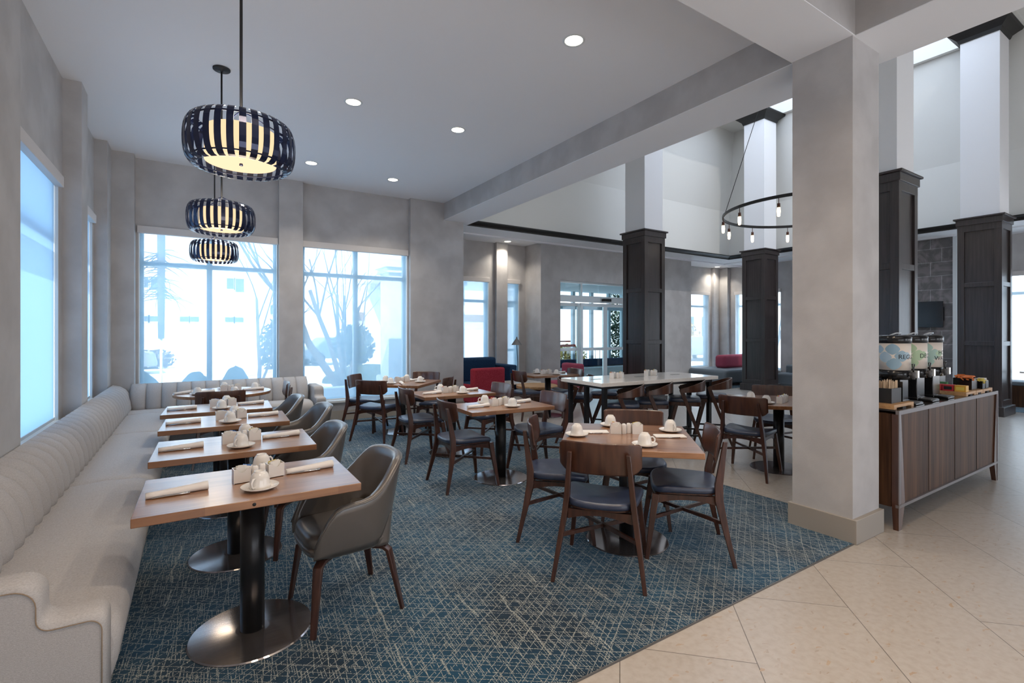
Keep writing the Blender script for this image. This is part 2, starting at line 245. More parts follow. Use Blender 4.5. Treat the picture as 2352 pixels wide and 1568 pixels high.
# ---------------------------------------------------------------- helpers: meshes
class MB:
    def __init__(s): s.v = []; s.f = []; s.sm = []; s.nb = 0
    def add(s, vs, fs, smooth=False, mat=None):
        o = len(s.v)
        for p in vs:
            p = Vector(p)
            if mat is not None: p = mat @ p
            s.v.append(tuple(p))
        for f in fs: s.f.append(tuple(i + o for i in f)); s.sm.append(smooth)
        return s
    def box(s, x0, x1, y0, y1, z0, z1, mat=None):
        # a hair of growth per box keeps crossing rails from sharing a plane
        e = 0.00012 * (s.nb % 13); s.nb += 1
        x0 -= e; x1 += e; y0 -= e; y1 += e; z1 += e
        v = [(x0, y0, z0), (x1, y0, z0), (x1, y1, z0), (x0, y1, z0), (x0, y0, z1), (x1, y0, z1), (x1, y1, z1), (x0, y1, z1)]
        return s.add(v, [(0, 3, 2, 1), (4, 5, 6, 7), (0, 1, 5, 4), (1, 2, 6, 5), (2, 3, 7, 6), (3, 0, 4, 7)], mat=mat)
    def rings(s, rs, closed=True, caps=True, smooth=True, mat=None):
        n = len(rs[0]); v = [p for r in rs for p in r]; f = []
        for i in range(len(rs) - 1):
            for j in range(n if closed else n - 1):
                k = (j + 1) % n; f.append((i * n + j, i * n + k, (i + 1) * n + k, (i + 1) * n + j))
        s.add(v, f, smooth, mat)
        if caps:
            s.add(rs[0], [tuple(reversed(range(n)))], False, mat); s.add(rs[-1], [tuple(range(n))], False, mat)
        return s
    def lathe(s, prof, n=24, c=(0, 0, 0), mat=None, smooth=True, caps=False):
        rs = [[(c[0] + r * math.cos(2 * PI * j / n), c[1] + r * math.sin(2 * PI * j / n), c[2] + z) for j in range(n)] for r, z in prof]
        return s.rings(rs, True, caps, smooth, mat)
    def cyl(s, x, y, z0, z1, r, r2=None, n=24, mat=None):
        return s.lathe([(r, z0), (r2 if r2 is not None else r, z1)], n, (x, y, 0), mat, True, True)
    def bar(s, a, b, w, h=None, w2=None, h2=None, up=(0, 0, 1), mat=None):
        # rectangular bar from a to b; w across, h along "up"
        h = h if h is not None else w; w2 = w2 if w2 is not None else w; h2 = h2 if h2 is not None else h
        a = Vector(a); b = Vector(b); d = (b - a).normalized(); up = Vector(up)
        if abs(d.dot(up)) > 0.98: up = Vector((1, 0, 0))
        x = d.cross(up).normalized(); y = x.cross(d).normalized()
        def r(c, w, h): return [c - x * w / 2 - y * h / 2, c + x * w / 2 - y * h / 2, c + x * w / 2 + y * h / 2, c - x * w / 2 + y * h / 2]
        return s.rings([r(a, w, h), r(b, w2, h2)], True, True, False, mat)
    def tube(s, pts, r, n=8, mat=None, closed=False):
        pts = [Vector(p) for p in pts]; rs = []
        m = len(pts); rr = r if isinstance(r, (list, tuple)) else [r] * m
        px = None
        for i in range(m):
            if closed: d = pts[(i + 1) % m] - pts[i - 1]
            else: d = pts[min(i + 1, m - 1)] - pts[max(i - 1, 0)]
            d.normalize()
            if px is None:
                u = Vector((0, 0, 1)) if abs(d.z) < 0.9 else Vector((1, 0, 0)); px = d.cross(u).normalized()
            px = (px - d * px.dot(d)).normalized(); py = d.cross(px)
            rs.append([pts[i] + px * rr[i] * math.cos(2 * PI * j / n) + py * rr[i] * math.sin(2 * PI * j / n) for j in range(n)])
        if closed: rs.append(rs[0])
        return s.rings(rs, True, not closed, True, mat)
    def prism(s, poly, z0, z1, mat=None, smooth=False):
        return s.rings([[(x, y, z0) for x, y in poly], [(x, y, z1) for x, y in poly]], True, True, smooth, mat)
    def build(s, name, mat, parent=None, bevel=0, seg=2, sub=0, loc=None, rz=0):
        me = bpy.data.meshes.new(name); me.from_pydata(s.v, [], s.f); me.update()
        me.polygons.foreach_set('use_smooth', s.sm)
        me.materials.append(MT[mat] if isinstance(mat, str) else mat)
        o = bpy.data.objects.new(name, me); C.objects.link(o)
        import bmesh
        bm = bmesh.new(); bm.from_mesh(me)
        if s.nb == 0: bmesh.ops.remove_doubles(bm, verts=bm.verts, dist=1e-5)
        bmesh.ops.recalc_face_normals(bm, faces=bm.faces); bm.to_mesh(me); bm.free()
        if parent is not None: o.parent = parent
        if loc is not None: o.location = loc
        if rz: o.rotation_euler = (0, 0, rz)
        if bevel:
            b = o.modifiers.new('bevel', 'BEVEL'); b.width = bevel; b.segments = seg; b.limit_method = 'ANGLE'; b.angle_limit = 0.6
            for p in me.polygons: p.use_smooth = True
            try: me.set_sharp_from_angle(angle=0.7)
            except Exception: pass
            b.harden_normals = False
        if sub:
            q = o.modifiers.new('sub', 'SUBSURF'); q.levels = sub; q.render_levels = sub
            for p in me.polygons: p.use_smooth = True
        return o
def bx(x0, x1, y0, y1, z0, z1): return MB().box(x0, x1, y0, y1, z0, z1)
def tag(o, label=None, cat=None, group=None, kind=None):
    if label: o['label'] = label
    if cat: o['category'] = cat
    if group: o['group'] = group
    if kind: o['kind'] = kind
    return o
def empty(name, loc=(0, 0, 0), rz=0, **kw):
    o = bpy.data.objects.new(name, None); C.objects.link(o); o.location = loc; o.rotation_euler = (0, 0, rz); o.empty_display_size = 0.1
    return tag(o, **kw)
def struct(name, mb, mat, parent=None, **kw):
    o = mb.build(name, mat, parent, **kw)
    if parent is None: o['kind'] = 'structure'
    return o
def copy_tree(o, parent=None):
    c = o.copy(); C.objects.link(c); c.parent = parent
    for ch in list(o.children): copy_tree(ch, c)
    return c
USED = set()
def place(proto, loc, rz, label, group=None):
    if proto.name not in USED: USED.add(proto.name); o = proto
    else: o = copy_tree(proto)
    o.location = loc; o.rotation_euler = (0, 0, rz); o['label'] = label
    if group: o['group'] = group
    return o
def light(name, kind, loc, energy, col=(1, 0.85, 0.65), size=0.1, rot=(0, 0, 0), parent=None, **kw):
    l = bpy.data.lights.new(name, kind); l.energy = energy; l.color = col
    if kind == 'AREA':
        l.shape = 'DISK'; l.size = size
    elif kind in ('POINT', 'SPOT'): l.shadow_soft_size = size
    for k, v in kw.items(): setattr(l, k, v)
    o = bpy.data.objects.new(name, l); C.objects.link(o); o.location = loc; o.rotation_euler = rot
    if parent: o.parent = parent
    return o
def rrect(cx, cy, w, h, r, n=5):
    p = []
    for k, (sx, sy) in enumerate(((1, 1), (-1, 1), (-1, -1), (1, -1))):
        for i in range(n + 1):
            a = PI / 2 * (k + i / n); p.append((cx + sx * (w / 2 - r) + r * math.cos(a), cy + sy * (h / 2 - r) + r * math.sin(a)))
    return p
def text(name, s, size, mat, parent, loc, rot, ext=0.0005):
    cu = bpy.data.curves.new(name, 'FONT'); cu.body = s; cu.size = size; cu.extrude = ext; cu.align_x = 'LEFT'
    t = bpy.data.objects.new(name, cu); C.objects.link(t)
    dg = bpy.context.evaluated_depsgraph_get(); me = bpy.data.meshes.new_from_object(t.evaluated_get(dg)); me.name = name
    bpy.data.objects.remove(t); me.materials.clear(); me.materials.append(MT[mat])
    o = bpy.data.objects.new(name, me); C.objects.link(o); o.parent = parent; o.location = loc; o.rotation_euler = rot
    return o
# ================================================================= SETTING
CZ = 3.92; BZ = 3.605; LZ = 7.08; SF = 3.6
struct('floor', bx(-1.3, 15.2, -4.2, 12.2, -0.12, 0.0), 'tile')
carpet = bx(-1.1, 4.35, 1.637, 8.62, 0.0, 0.006).build('carpet', 'carpet')
tag(carpet, 'dark teal carpet with cream crosshatch lines under the dining tables', 'carpet')
FL = 0.006
struct('trim_1', bx(-1.1, 3.91, 1.630, 1.637, 0, 0.007), 'grey')
struct('trim_2', bx(4.35, 4.357, 2.10, 8.5, 0, 0.007), 'grey')
lc = bx(11.9, 14.7, 7.9, 10.1, 0, 0.006).build('carpet', carpet_mat('lobby_carpet'))
tag(lc, 'teal lobby carpet under the grey island seat by the far corner windows', 'carpet')
lc2 = bx(12.95, 14.75, -2.5, 3.2, 0, 0.006).build('carpet', lc.data.materials[0])
tag(lc2, 'dark carpet strip at the right edge beyond the last dark column', 'carpet')
# dining ceiling
struct('ceiling', bx(-1.3, 4.0, -4.2, 8.9, CZ, CZ + 0.2), 'ceil')
# beams
b_ = MB(); b_.box(3.95, 4.36, -4.2, 8.62, BZ, CZ + 0.1); b_.box(-1.1, 3.95, 1.64, 2.07, BZ, CZ + 0.05)
struct('wall_beam', b_, 'paper')
b_ = MB(); b_.box(3.948, 4.362, -4.2, 8.52, BZ - 0.004, BZ + 0.002); b_.box(-0.92, 3.948, 1.638, 2.072, BZ - 0.004, BZ + 0.002); b_.box(4.362, 4.52, -4.2, 8.7, BZ - 0.004, BZ + 0.06)
struct('trim_3', b_, 'ceil')
struct('wall_lobby_west', bx(4.36, 4.55, -4.2, 8.9, BZ + 0.06, LZ + 0.3), 'lobby')
wbh = MB().box(-1.3, 15.05, -4.3, -4.2, 0, 0.5).box(-1.3, 15.05, -4.3, -4.2, 2.7, LZ)
for a, b in ((-1.3, -0.7), (1.6, 2.0), (4.1, 5.6), (7.4, 8.6), (10.4, 11.6), (13.4, 15.05)): wbh.box(a, b, -4.3, -4.2, .5, 2.7)
wbh.box(-0.7, 1.6, -4.3, -4.2, 1.9, 2.7).box(2.0, 4.1, -4.3, -4.2, 1.9, 2.7)  # openings in this unseen wall are sized for fill daylight
struct('wall_behind', wbh, 'paper')
# foreground pillar
struct('wall_pillar', bx(3.925, 4.345, 1.645, 2.065, 0, BZ), 'paper')
struct('baseboard_pillar', bx(3.912, 4.358, 1.615, 2.095, 0.0, 0.172), 'base', bevel=0.004)
# left wall
lw = MB()
lw.box(-1.35, -1.06, 3.6, 8.9, 0, 0.68); lw.box(-1.35, -1.06, 3.6, 8.9, 2.93, CZ)
for a, b in ((3.6, 4.35), (6.12, 6.78), (7.92, 8.9)): lw.box(-1.35, -1.06, a, b, 0.68, 2.93)
lw.box(-1.2, -0.92, -4.2, 4.28, 0, CZ); lw.box(-1.2, -0.92, 6.285, 6.60, 0, CZ); lw.box(-1.2, -0.93, 8.04, 8.44, 0, CZ); lw.box(-1.2, -0.69, 8.42, 8.8, 0, CZ)
struct('wall_left', lw, 'paper')
# back wall of the dining room
nw = MB()
nw.box(-1.2, 4.36, 8.62, 8.88, 0, 0.34); nw.box(-1.2, 4.36, 8.62, 8.88, 2.98, CZ)
for a, b in ((-1.2, -0.66), (1.11, 1.48), (3.27, 4.36)): nw.box(a, b, 8.62, 8.88, 0.34, 2.98)
nw.box(1.12, 1.47, 8.52, 8.7, 0, CZ); nw.box(3.29, 4.358, 8.52, 8.95, 0, CZ)
struct('wall_back', nw, 'paper')
bb = MB(); bb.box(-0.69, 3.29, 8.60, 8.63, 0, 0.17); bb.box(3.28, 4.37, 8.50, 8.53, 0, 0.17); bb.box(4.358, 4.375, 8.50, 8.95, 0, 0.17); bb.box(1.11, 1.48, 8.50, 8.53, 0, 0.17)
struct('baseboard_back', bb, 'base')
struct('baseboard_left', bx(-0.93, -0.905, -4.2, 2.0, 0, 0.17), 'base')
# lobby shell
lb = MB()
lb.box(4.36, 6.84, 10.05, 10.3, 0, 0.30); lb.box(4.36, 6.84, 10.05, 10.3, 2.76, SF)
for a, b in ((4.2, 4.75), (5.81, 6.30), (6.66, 6.9)): lb.box(a, b, 10.05, 10.3, 0.30, 2.76)
lb.box(5.96, 6.26, 9.95, 10.1, 0, SF); lb.box(4.18, 4.36, 8.9, 10.3, 0, SF)
struct('wall_bay', lb, 'paper')
ld = MB()
ld.box(6.84, 7.42, 9.4, 10.3, 0, SF); ld.box(7.42, 10.6, 9.4, 9.62, 2.75, SF); ld.box(10.6, 12.3, 9.4, 9.62, 0, SF); ld.box(12.18, 12.3, 9.6, 10.2, 0, SF)
struct('wall_entrance', ld, 'paper')
le = MB()
le.box(12.3, 14.8, 10.18, 10.4, 0, 0.35); le.box(12.3, 14.8, 10.18, 10.4, 2.80, SF)
for a, b in ((12.2, 12.72), (14.22, 15.0)): le.box(a, b, 10.18, 10.4, 0.35, 2.80)
le.box(12.3, 12.68, 10.10, 10.2, 0, SF); le.box(14.34, 14.62, 10.08, 10.2, 0, SF)
le.box(14.8, 15.05, -4.2, 10.4, 0, 0.35); le.box(14.8, 15.05, -4.2, 10.4, 2.80, SF)
for a, b in ((-4.2, -3.6), (-0.8, 0.0), (3.45, 8.12), (9.62, 10.4)): le.box(14.8, 15.05, a, b, 0.35, 2.80)
le.box(14.66, 14.85, 9.80, 10.15, 0, SF)
struct('wall_right', le, 'paper')
struct('ceiling.001', MB().box(4.2, 15.05, 8.72, 10.4, SF, SF + 0.12).box(13.12, 15.05, -4.2, 8.72, SF, SF + 0.12), 'ceil')
struct('trim_4', MB().box(4.4, 14.9, 9.30, 9.42, SF - 0.03, SF + 0.01).box(13.75, 13.87, -4.2, 9.3, SF - 0.03, SF + 0.01), 'ceil')
# upper lobby walls lean in above z 4.96, flat soffit round the skylight
uw = MB()
uw.box(4.5, 13.3, 8.70, 8.9, SF + 0.05, 4.96); uw.box(13.1, 13.3, -4.2, 8.7, SF + 0.05, 4.96)
struct('wall_upper', uw, 'lobby')
ul = MB()
ul.rings([[(4.5, 8.70, 4.96), (13.1, 8.70, 4.96), (13.1, -4.2, 4.96)], [(4.5, 8.30, LZ), (12.72, 8.30, LZ), (12.72, -4.2, LZ)]], False, False, False)
struct('wall_sloped', ul, 'lobby')
us = MB(); us.box(4.5, 13.3, 7.72, 8.9, LZ, LZ + 0.15); us.box(12.62, 13.3, -4.2, 7.72, LZ, LZ + 0.15); us.box(4.5, 7.9, -4.2, 7.72, LZ, LZ + 0.15); us.box(7.9, 12.62, -4.2, 2.58, LZ, LZ + 0.15)
struct('ceiling.002', us, 'lobby')
sk = MB(); sk.box(7.9, 12.62, 2.58, 7.72, LZ + 0.35, LZ + 0.36)
struct('window_20', sk, 'skyl')
kb = MB(); kb.box(7.8, 7.92, 2.5, 7.8, LZ - .01, LZ + 0.36); kb.box(12.60, 12.70, 2.5, 7.8, LZ - .01, LZ + 0.36); kb.box(7.9, 12.62, 7.70, 7.8, LZ - .012, LZ + 0.36); kb.box(7.9, 12.62, 2.5, 2.60, LZ - .012, LZ + 0.36)
struct('trim_5', kb, 'lobby')
def crown(x0, y0, x1, y1, z, out, name, h=0.10, d=0.10):
    # coved black moulding along a straight wall; "out" points into the room
    prof = [(0, 0), (0.02, 0), (0.03, 0.25), (0.35, 0.55), (0.85, 0.8), (0.9, 1), (0, 1)]
    o = Vector((out[0], out[1], 0)); r = []
    for (x, y) in ((x0, y0), (x1, y1)): r.append([Vector((x, y, z)) + o * (p * d + 0.004) + Vector((0, 0, q * h)) for p, q in prof])
    return struct(name, MB().rings(r, True, True, False), 'dark')
crown(4.5, 8.70, 13.1, 8.70, SF, (0, -1), 'trim_6'); crown(13.1, 8.7, 13.1, -4.2, SF, (-1, 0), 'trim_7')
# stone feature wall between the right-hand columns
sw_ = bx(13.9, 14.8, 3.86, 6.1, 0, SF); struct('wall_stone', sw_, 'stone')
struct('trim_8', bx(13.86, 13.93, 3.80, 3.87, 0, SF), 'trimw')
# dark panelled lobby columns with white shafts and black crowns
def column(cx, cy, label):
    t = empty('lobby_column', (cx, cy, 0), label=label, cat='column', group='panelled lobby columns')
    h = 0.305; top = 3.60
    body = MB(); body.box(-h + 0.028, h - 0.028, -h + 0.028, h - 0.028, 0, top - 0.06)
    for sx, sy in ((1, 1), (1, -1), (-1, 1), (-1, -1)):
        a = h - 0.10; body.box(min(sx * a, sx * h), max(sx * a, sx * h), min(sy * a, sy * h), max(sy * a, sy * h), 0, top - 0.04)
    for z0, z1 in ((0.15, 0.28), (1.25, 1.33), (2.32, 2.40), (top - 0.26, top - 0.04)):
        body.box(-h, h, -h, h, z0, z1) if z1 - z0 > 0.12 else body.box(-h + 0.004, h - 0.004, -h + 0.004, h - 0.004, z0, z1)
    body.build('panelled_casing', 'espresso', t, bevel=0.004)
    MB().box(-0.345, 0.345, -0.345, 0.345, 0.0, 0.17).build('plinth', 'espresso', t, bevel=0.008)
    MB().box(-0.325, 0.325, -0.325, 0.325, top - 0.14, top - 0.03).box(-0.355, 0.355, -0.355, 0.355, top - 0.03, top).build('cap', 'espresso', t, bevel=0.006)
    MB().box(-0.27, 0.27, -0.27, 0.27, top, LZ - 0.02).build('shaft', 'shaft', t)
    pr = [(0.275, 0), (0.29, 0), (0.31, 0.06), (0.37, 0.12), (0.42, 0.16), (0.435, 0.19), (0.435, 0.21)]
    r = [[(sx * p, sy * p, LZ - 0.22 + z) for sx, sy in ((1, 1), (-1, 1), (-1, -1), (1, -1))] for p, z in pr]
    MB().rings(r, True, True, False).build('crown', 'dark', t)
    return t
column(8.01, 7.31, 'dark panelled column rising behind the left half of the long white counter table')
column(12.31, 7.30, 'dark panelled column farthest away, beside the pink-backed island seat')
column(7.96, 2.98, 'dark panelled column directly right of the pale foreground pillar')
column(12.30, 2.98, 'dark panelled column at the right, beyond the coffee sideboard end')
# ---------------------------------------------------------------- windows
WN = [0]
def window(axis, p, a0, a1, z0, z1, mull, trans, frame='frame', out=1, shade=None, shade_label=None, valance=True, vproj=0.05, depth=0.10, sill=True, vgap=(0.02, 0.02)):
    """axis 'y': plane Y=p spanning X a0..a1 ; axis 'x': plane X=p spanning Y a0..a1 ; out = outward sign"""
    WN[0] += 1; n = WN[0]
    def B(mb, u0, u1, w0, w1, zz0, zz1):
        w0, w1 = p + out * w0, p + out * w1; w0, w1 = min(w0, w1), max(w0, w1)
        if axis == 'y': mb.box(u0, u1, w0, w1, zz0, zz1)
        else: mb.box(w0, w1, u0, u1, zz0, zz1)
    f = MB(); t = 0.055
    B(f, a0, a0 + t, depth, depth + 0.07, z0, z1); B(f, a1 - t, a1, depth, depth + 0.07, z0, z1); B(f, a0, a1, depth, depth + 0.07, z0, z0 + t); B(f, a0, a1, depth, depth + 0.07, z1 - t, z1)
    for m in mull: B(f, m - 0.035, m + 0.035, depth, depth + 0.07, z0, z1)
    for z in trans: B(f, a0, a1, depth - 0.01, depth + 0.08, z - 0.03, z + 0.03)
    o = struct('window_%d' % n, f, frame)
    g = MB(); B(g, a0 + 0.02, a1 - 0.02, depth + 0.03, depth + 0.036, z0 + 0.02, z1 - 0.02); g.build('pane', 'clear', o)
    if sill:
        s = MB(); B(s, a0 - 0.03, a1 + 0.03, -0.045, depth, z0 - 0.03, z0 + 0.004); s.build('sill', 'trimw', o)
    j = MB(); B(j, a0, a0 + 0.012, 0.0, depth, z0, z1); B(j, a1 - 0.012, a1, 0.0, depth, z0, z1); j.build('jamb', 'trimw', o)
    if shade:
        s = MB(); B(s, a0 + vgap[0], a1 - vgap[1], 0.028, 0.030, z0 + 0.01, z1 - 0.03)
        r = empty('roller_shade', (0, 0, 0), label=shade_label, cat='window shade', group='roller shades')
        s.build('shade_fabric', shade, r)
        v = MB(); B(v, a0 - 0.01, a1 + 0.0, -vproj, 0.02, z1 - 0.10, z1); v.build('valance', 'valance', r, bevel=0.004)
        k = MB(); B(k, a0 + vgap[0], a1 - vgap[1], 0.02, 0.036, z0 + 0.01, z0 + 0.035); k.build('bottom_bar', 'trimw', r)
window('y', 8.62, -0.66, 1.115, 0.34, 2.98, [0.19], [2.47], shade='shadeN', shade_label='see-through mesh shade over the back window above the banquette and round table')
window('y', 8.62, 1.475, 3.27, 0.34, 2.98, [2.36], [2.46], shade='shadeN', shade_label='see-through mesh shade over the back window with the bare tree outside')
window('x', -1.06, 4.35, 6.12, 0.68, 2.94, [4.75], [2.35], out=-1, shade='shadeW', shade_label='glowing pale blue shade over the nearer left wall window', vproj=0.04)
window('x', -1.06, 6.78, 7.92, 0.68, 2.94, [], [2.35], out=-1, shade='shadeW', shade_label='glowing pale blue shade over the narrow left wall window beside the corner', vproj=0.04)
window('y', 10.05, 4.75, 5.81, 0.30, 2.76, [], [2.22], shade='shadeN', shade_label='mesh shade over the wider bay window behind the navy sofa')
window('y', 10.05, 6.30, 6.66, 0.30, 2.76, [], [2.22], shade='shadeN', shade_label='mesh shade over the slim bay window behind the floor lamp', vgap=(0.0, 0.0))
window('y', 10.18, 12.72, 14.22, 0.35, 2.80, [13.3], [2.33], shade='shadeE', shade_label='thin mesh shade over the far corner window facing the white house')
window('x', 14.8, 8.12, 9.62, 0.35, 2.80, [], [2.33], out=1, shade='shadeE', shade_label='thin mesh shade over the far corner window behind the farthest dark column')
window('x', 14.8, 0.0, 3.45, 0.35, 2.80, [1.7], [2.33], out=1, shade='shadeE', shade_label='mesh shade over the window at the far right edge behind the bench seats')
# ---------------------------------------------------------------- sliding entrance
dr = MB(); Y = 9.46
for x0, x1, z0, z1 in ((7.42, 10.6, 2.70, 2.75), (7.42, 10.6, 2.24, 2.40), (8.10, 8.15, 2.40, 2.72), (10.55, 10.6, 0, 2.75), (9.6, 9.65, 2.4, 2.72)): dr.box(x0, x1, Y - 0.02, Y + 0.06, z0, z1)
door = struct('door_1', dr, 'alu')
def leaf(x0, x1, y, name='door_panel'):
    m = MB()
    for a, b, c_, d in ((x0, x0 + 0.07, 0, 2.22), (x1 - 0.07, x1, 0, 2.22), (x0, x1, 2.14, 2.22), (x0, x1, 1.03, 1.10), (x0, x1, 0, 0.18)): m.box(a, b, y - 0.02, y + 0.025, c_, d)
    o = m.build(name, 'alu', door); MB().box(x0 + 0.06, x1 - 0.06, y, y + 0.006, 0.15, 2.16).build('pane', 'dglass', o); return o
l0 = leaf(7.42, 8.14, Y + 0.09); leaf(8.10, 8.93, Y); leaf(8.92, 9.75, Y); leaf(9.70, 10.55, Y + 0.09)
MB().box(8.80, 9.07, Y - 0.09, Y - 0.02, 2.28, 2.35).build('motion_sensor', 'black', door)
MB().box(7.44, 10.55, Y + 0.01, Y + 0.016, 2.40, 2.71).build('transom_glass', 'dglass', door)
st = MB().box(7.44, 8.00, Y + 0.062, Y + 0.066, 1.135, 1.19).build('door_sticker', 'sticker', door)
text('sticker_lettering', 'IN EMERGENCY PUSH TO OPEN', 0.034, 'trimw', st, (7.46, Y + 0.060, 1.150), (PI / 2, 0, 0))
st = MB().box(7.44, 7.84, Y + 0.062, Y + 0.066, 1.25, 1.285).build('door_sticker', 'sticker', door)
text('sticker_lettering', 'AUTOMATIC DOOR', 0.024, 'trimw', st, (7.46, Y + 0.060, 1.258), (PI / 2, 0, 0))
# vestibule
vs = MB(); vs.box(7.2, 7.42, 9.62, 9.9, 0, 2.75); vs.box(6.9, 7.42, 9.62, 12.0, 2.75, 2.95)
vs.box(7.42, 12.1, 9.62, 12.0, 2.75, 2.95); vs.box(8.35, 8.75, 11.8, 12.0, 0, 2.75); vs.box(8.75, 12.1, 11.85, 12.0, 0, 0.62); vs.box(12.0, 12.1, 9.62, 12.0, 0, 2.75)
struct('wall_vestibule', vs, 'shaft')
vf = MB()
for x in (7.10, 7.95, 8.9, 9.85, 10.6, 11.35, 11.95): vf.box(x, x + 0.10, 11.86, 11.96, 0 if x < 8.5 else 0.62, 2.75)
vf.box(7.1, 12.0, 11.86, 11.96, 2.20, 2.32); vf.box(7.1, 8.0, 11.86, 11.96, 0.0, 0.12); vf.box(7.1, 8.0, 11.86, 11.96, 0.95, 1.02)
struct('window_30', vf, 'frame')
ben = empty('vestibule_bench', (10.3, 11.5, 0), label='low white entrance bench with a navy cushion back seen through the sliding doors', cat='bench')
MB().box(-1.5, 1.6, -0.28, 0.28, 0, 0.42).build('bench_base', 'trimw', ben, bevel=0.01)
MB().box(-1.5, 1.6, 0.12, 0.3, 0.44, 0.66).build('cushion', 'navyf', ben, bevel=0.03)
# ================================================================= OUTSIDE
tag(bx(-60, 90, 8.9, 90, -0.22, -0.13).build('ground', 'snow'), kind='structure')
def rock(rx, ry, rz, n=14, m=22, amp=0.08, freq=3.0, z0=0.0, seed=0):
    r = []
    rnd = random.Random(seed); ph = [rnd.uniform(0, 6) for _ in range(6)]
    for i in range(n + 1):
        a = (PI / 2) * (1 - i / n) if z0 == 0 else PI * (0.5 - i / n)
        row = []
        for j in range(m):
            b = 2 * PI * j / m
            k = 1 + amp * (math.sin(freq * b + ph[0]) * math.cos(2 * freq * a + ph[1]) + 0.5 * math.sin(2.7 * freq * b + ph[2] + 3 * a))
            row.append((rx * k * math.cos(a) * math.cos(b), ry * k * math.cos(a) * math.sin(b), rz * k * math.sin(a)))
        r.append(row)
    return r
for i, (x, w, h, lab) in enumerate(((-0.80, 0.50, 0.98, 'clipped round shrub outside the back window, leftmost of three'), (0.02, 0.36, 0.93, 'clipped round shrub outside the back window, middle of three'), (0.62, 0.34, 1.00, 'clipped round shrub outside the back window, rightmost and tallest of three'))):
    s = MB().rings(rock(w, 0.42, h, amp=0.03, freq=4, seed=i), True, False).build('shrub', 'leaf', None, loc=(x, 10.1, -0.13)); tag(s, lab, 'shrub', 'clipped shrubs under the back window')
def building(name, loc, label, w, d, h, wins, mat='stucco', rz=0):
    t = empty(name, loc, rz, label=label, cat='building')
    MB().box(0, w, 0, d, 0, h).build('wall', mat, t)
    MB().box(-0.3, w + 0.3, -0.3, d + 0.3, h, h + 0.3).build('roof', 'trimw', t)
    for (x0, x1, z0, z1) in wins:
        f = MB().box(x0 - 0.06, x1 + 0.06, -0.05, 0.02, z0 - 0.06, z1 + 0.06).build('window', 'trimw', t)
        MB().box(x0, x1, -0.06, -0.045, z0, z1).build('pane', 'winout', f)
    return t
building('apartment_building', (-14, 30, -0.13), 'long white apartment building with small dark windows across the street', 22, 8, 9,
    [(11.78, 12.1, 2.15, 2.4), (12.15, 12.52, 2.15, 2.4), (13.38, 13.75, 2.15, 2.4), (13.82, 14.19, 2.15, 2.4), (15.35, 15.75, 2.15, 2.4), (15.8, 16.2, 2.15, 2.4), (15.43, 15.75, 3.9, 4.45), (15.83, 16.22, 3.75, 4.45), (11.78, 12.1, 3.8, 4.3), (12.2, 12.6, 3.7, 4.3), (17.5, 17.95, 2.6, 3.1)])
building('motel_building', (9, 40, -0.13), 'low pale building with a dark roof band behind the bare tree', 14, 8, 2.5, [(0.5, 3.0, 0.4, 1.9), (4, 5.5, 0.4, 1.9)])
band = bx(8.6, 23.5, 39.4, 39.9, 2.4, 3.05).build('roof_fascia', 'leafb'); tag(band, 'brown roof fascia along the low building behind the bare tree', 'fascia')
building('white_house', (28.6, 23.5, -0.13), 'white house with large grey windows outside the far corner', 9, 6, 5.5,
    [(1.3, 2.4, 1.3, 2.75), (3.3, 3.95, 1.3, 2.75), (4.1, 4.9, 1.3, 2.75), (5.0, 5.7, 1.3, 2.75), (7.0, 8.2, 1.3, 2.75)])
building('side_building', (30, 2, -0.13), 'pale building seen through the east window', 5, 16, 6, [], rz=0)
# utility pole
po = empty('utility_pole', (-0.74, 16, -0.13), label='dark pole with stub branches outside the left part of the back window', cat='pole')
MB().tube([(0, 0, 1.45), (0, 0, 2.6), (0, 0, 8)], [0.07, 0.085, 0.10], 8).build('pole_shaft', 'bark', po)
MB().cyl(0, 0, 0.0, 1.46, 0.03).build('pole_base', 'trimw', po)
mb = MB(); rr = random.Random(3)
for k in range(70):
    a = rr.uniform(0, 2 * PI); z = 2.5 + rr.uniform(0, 1.3); L = rr.uniform(0.25, 1.1); p = Vector((0, 0, z)); pts = [p]
    d = Vector((math.cos(a), math.sin(a) * 0.4, rr.uniform(-0.5, 0.15)))
    for q in range(4): d = (d + Vector((rr.uniform(-.25, .25), rr.uniform(-.2, .2), rr.uniform(-.35, .1)))).normalized(); p = p + d * L / 4; pts.append(p)
    mb.tube(pts, [0.016, 0.012, 0.009, 0.006, 0.003], 4)
mb.build('twigs', 'bark', po)
# bare multi-trunk tree
def tree(loc, trunks, seed, label, depth=4, kind='bare_tree', r0=0.075, twigf=1.0):
    t = empty(kind, loc, label=label, cat='tree'); rr = random.Random(seed); trunkm = MB(); br = MB()
    def grow(mb, p, d, L, r, n):
        pts = [p]; rs = [r]
        for q in range(4):
            d = (d + Vector((rr.uniform(-.12, .12), rr.uniform(-.12, .12), rr.uniform(-.02, .08)))).normalized(); p = p + d * L / 4; pts.append(p); rs.append(r * (1 - 0.10 * (q + 1)))
        mb.tube(pts, rs, 6 if n > 1 else 4)
        if n == 0: return
        for k in range(rr.choice((2, 3)) if n < depth else 3):
            i = rr.randint(2, 4); dd = (d + Vector((rr.uniform(-.75, .75), rr.uniform(-.5, .5), rr.uniform(-.15, .5)))).normalized()
            grow(br, pts[i], dd, L * rr.uniform(.5, .8), rs[i] * 0.52, n - 1)
    for (dx, dz, L, r) in trunks:
        grow(trunkm, Vector((rr.uniform(-.05, .05), rr.uniform(-.05, .05), 0)), Vector((dx, rr.uniform(-.1, .1), dz)).normalized(), L, r, depth)
    trunkm.build('trunk', 'bark', t); br.build('branches', 'bark', t); return t
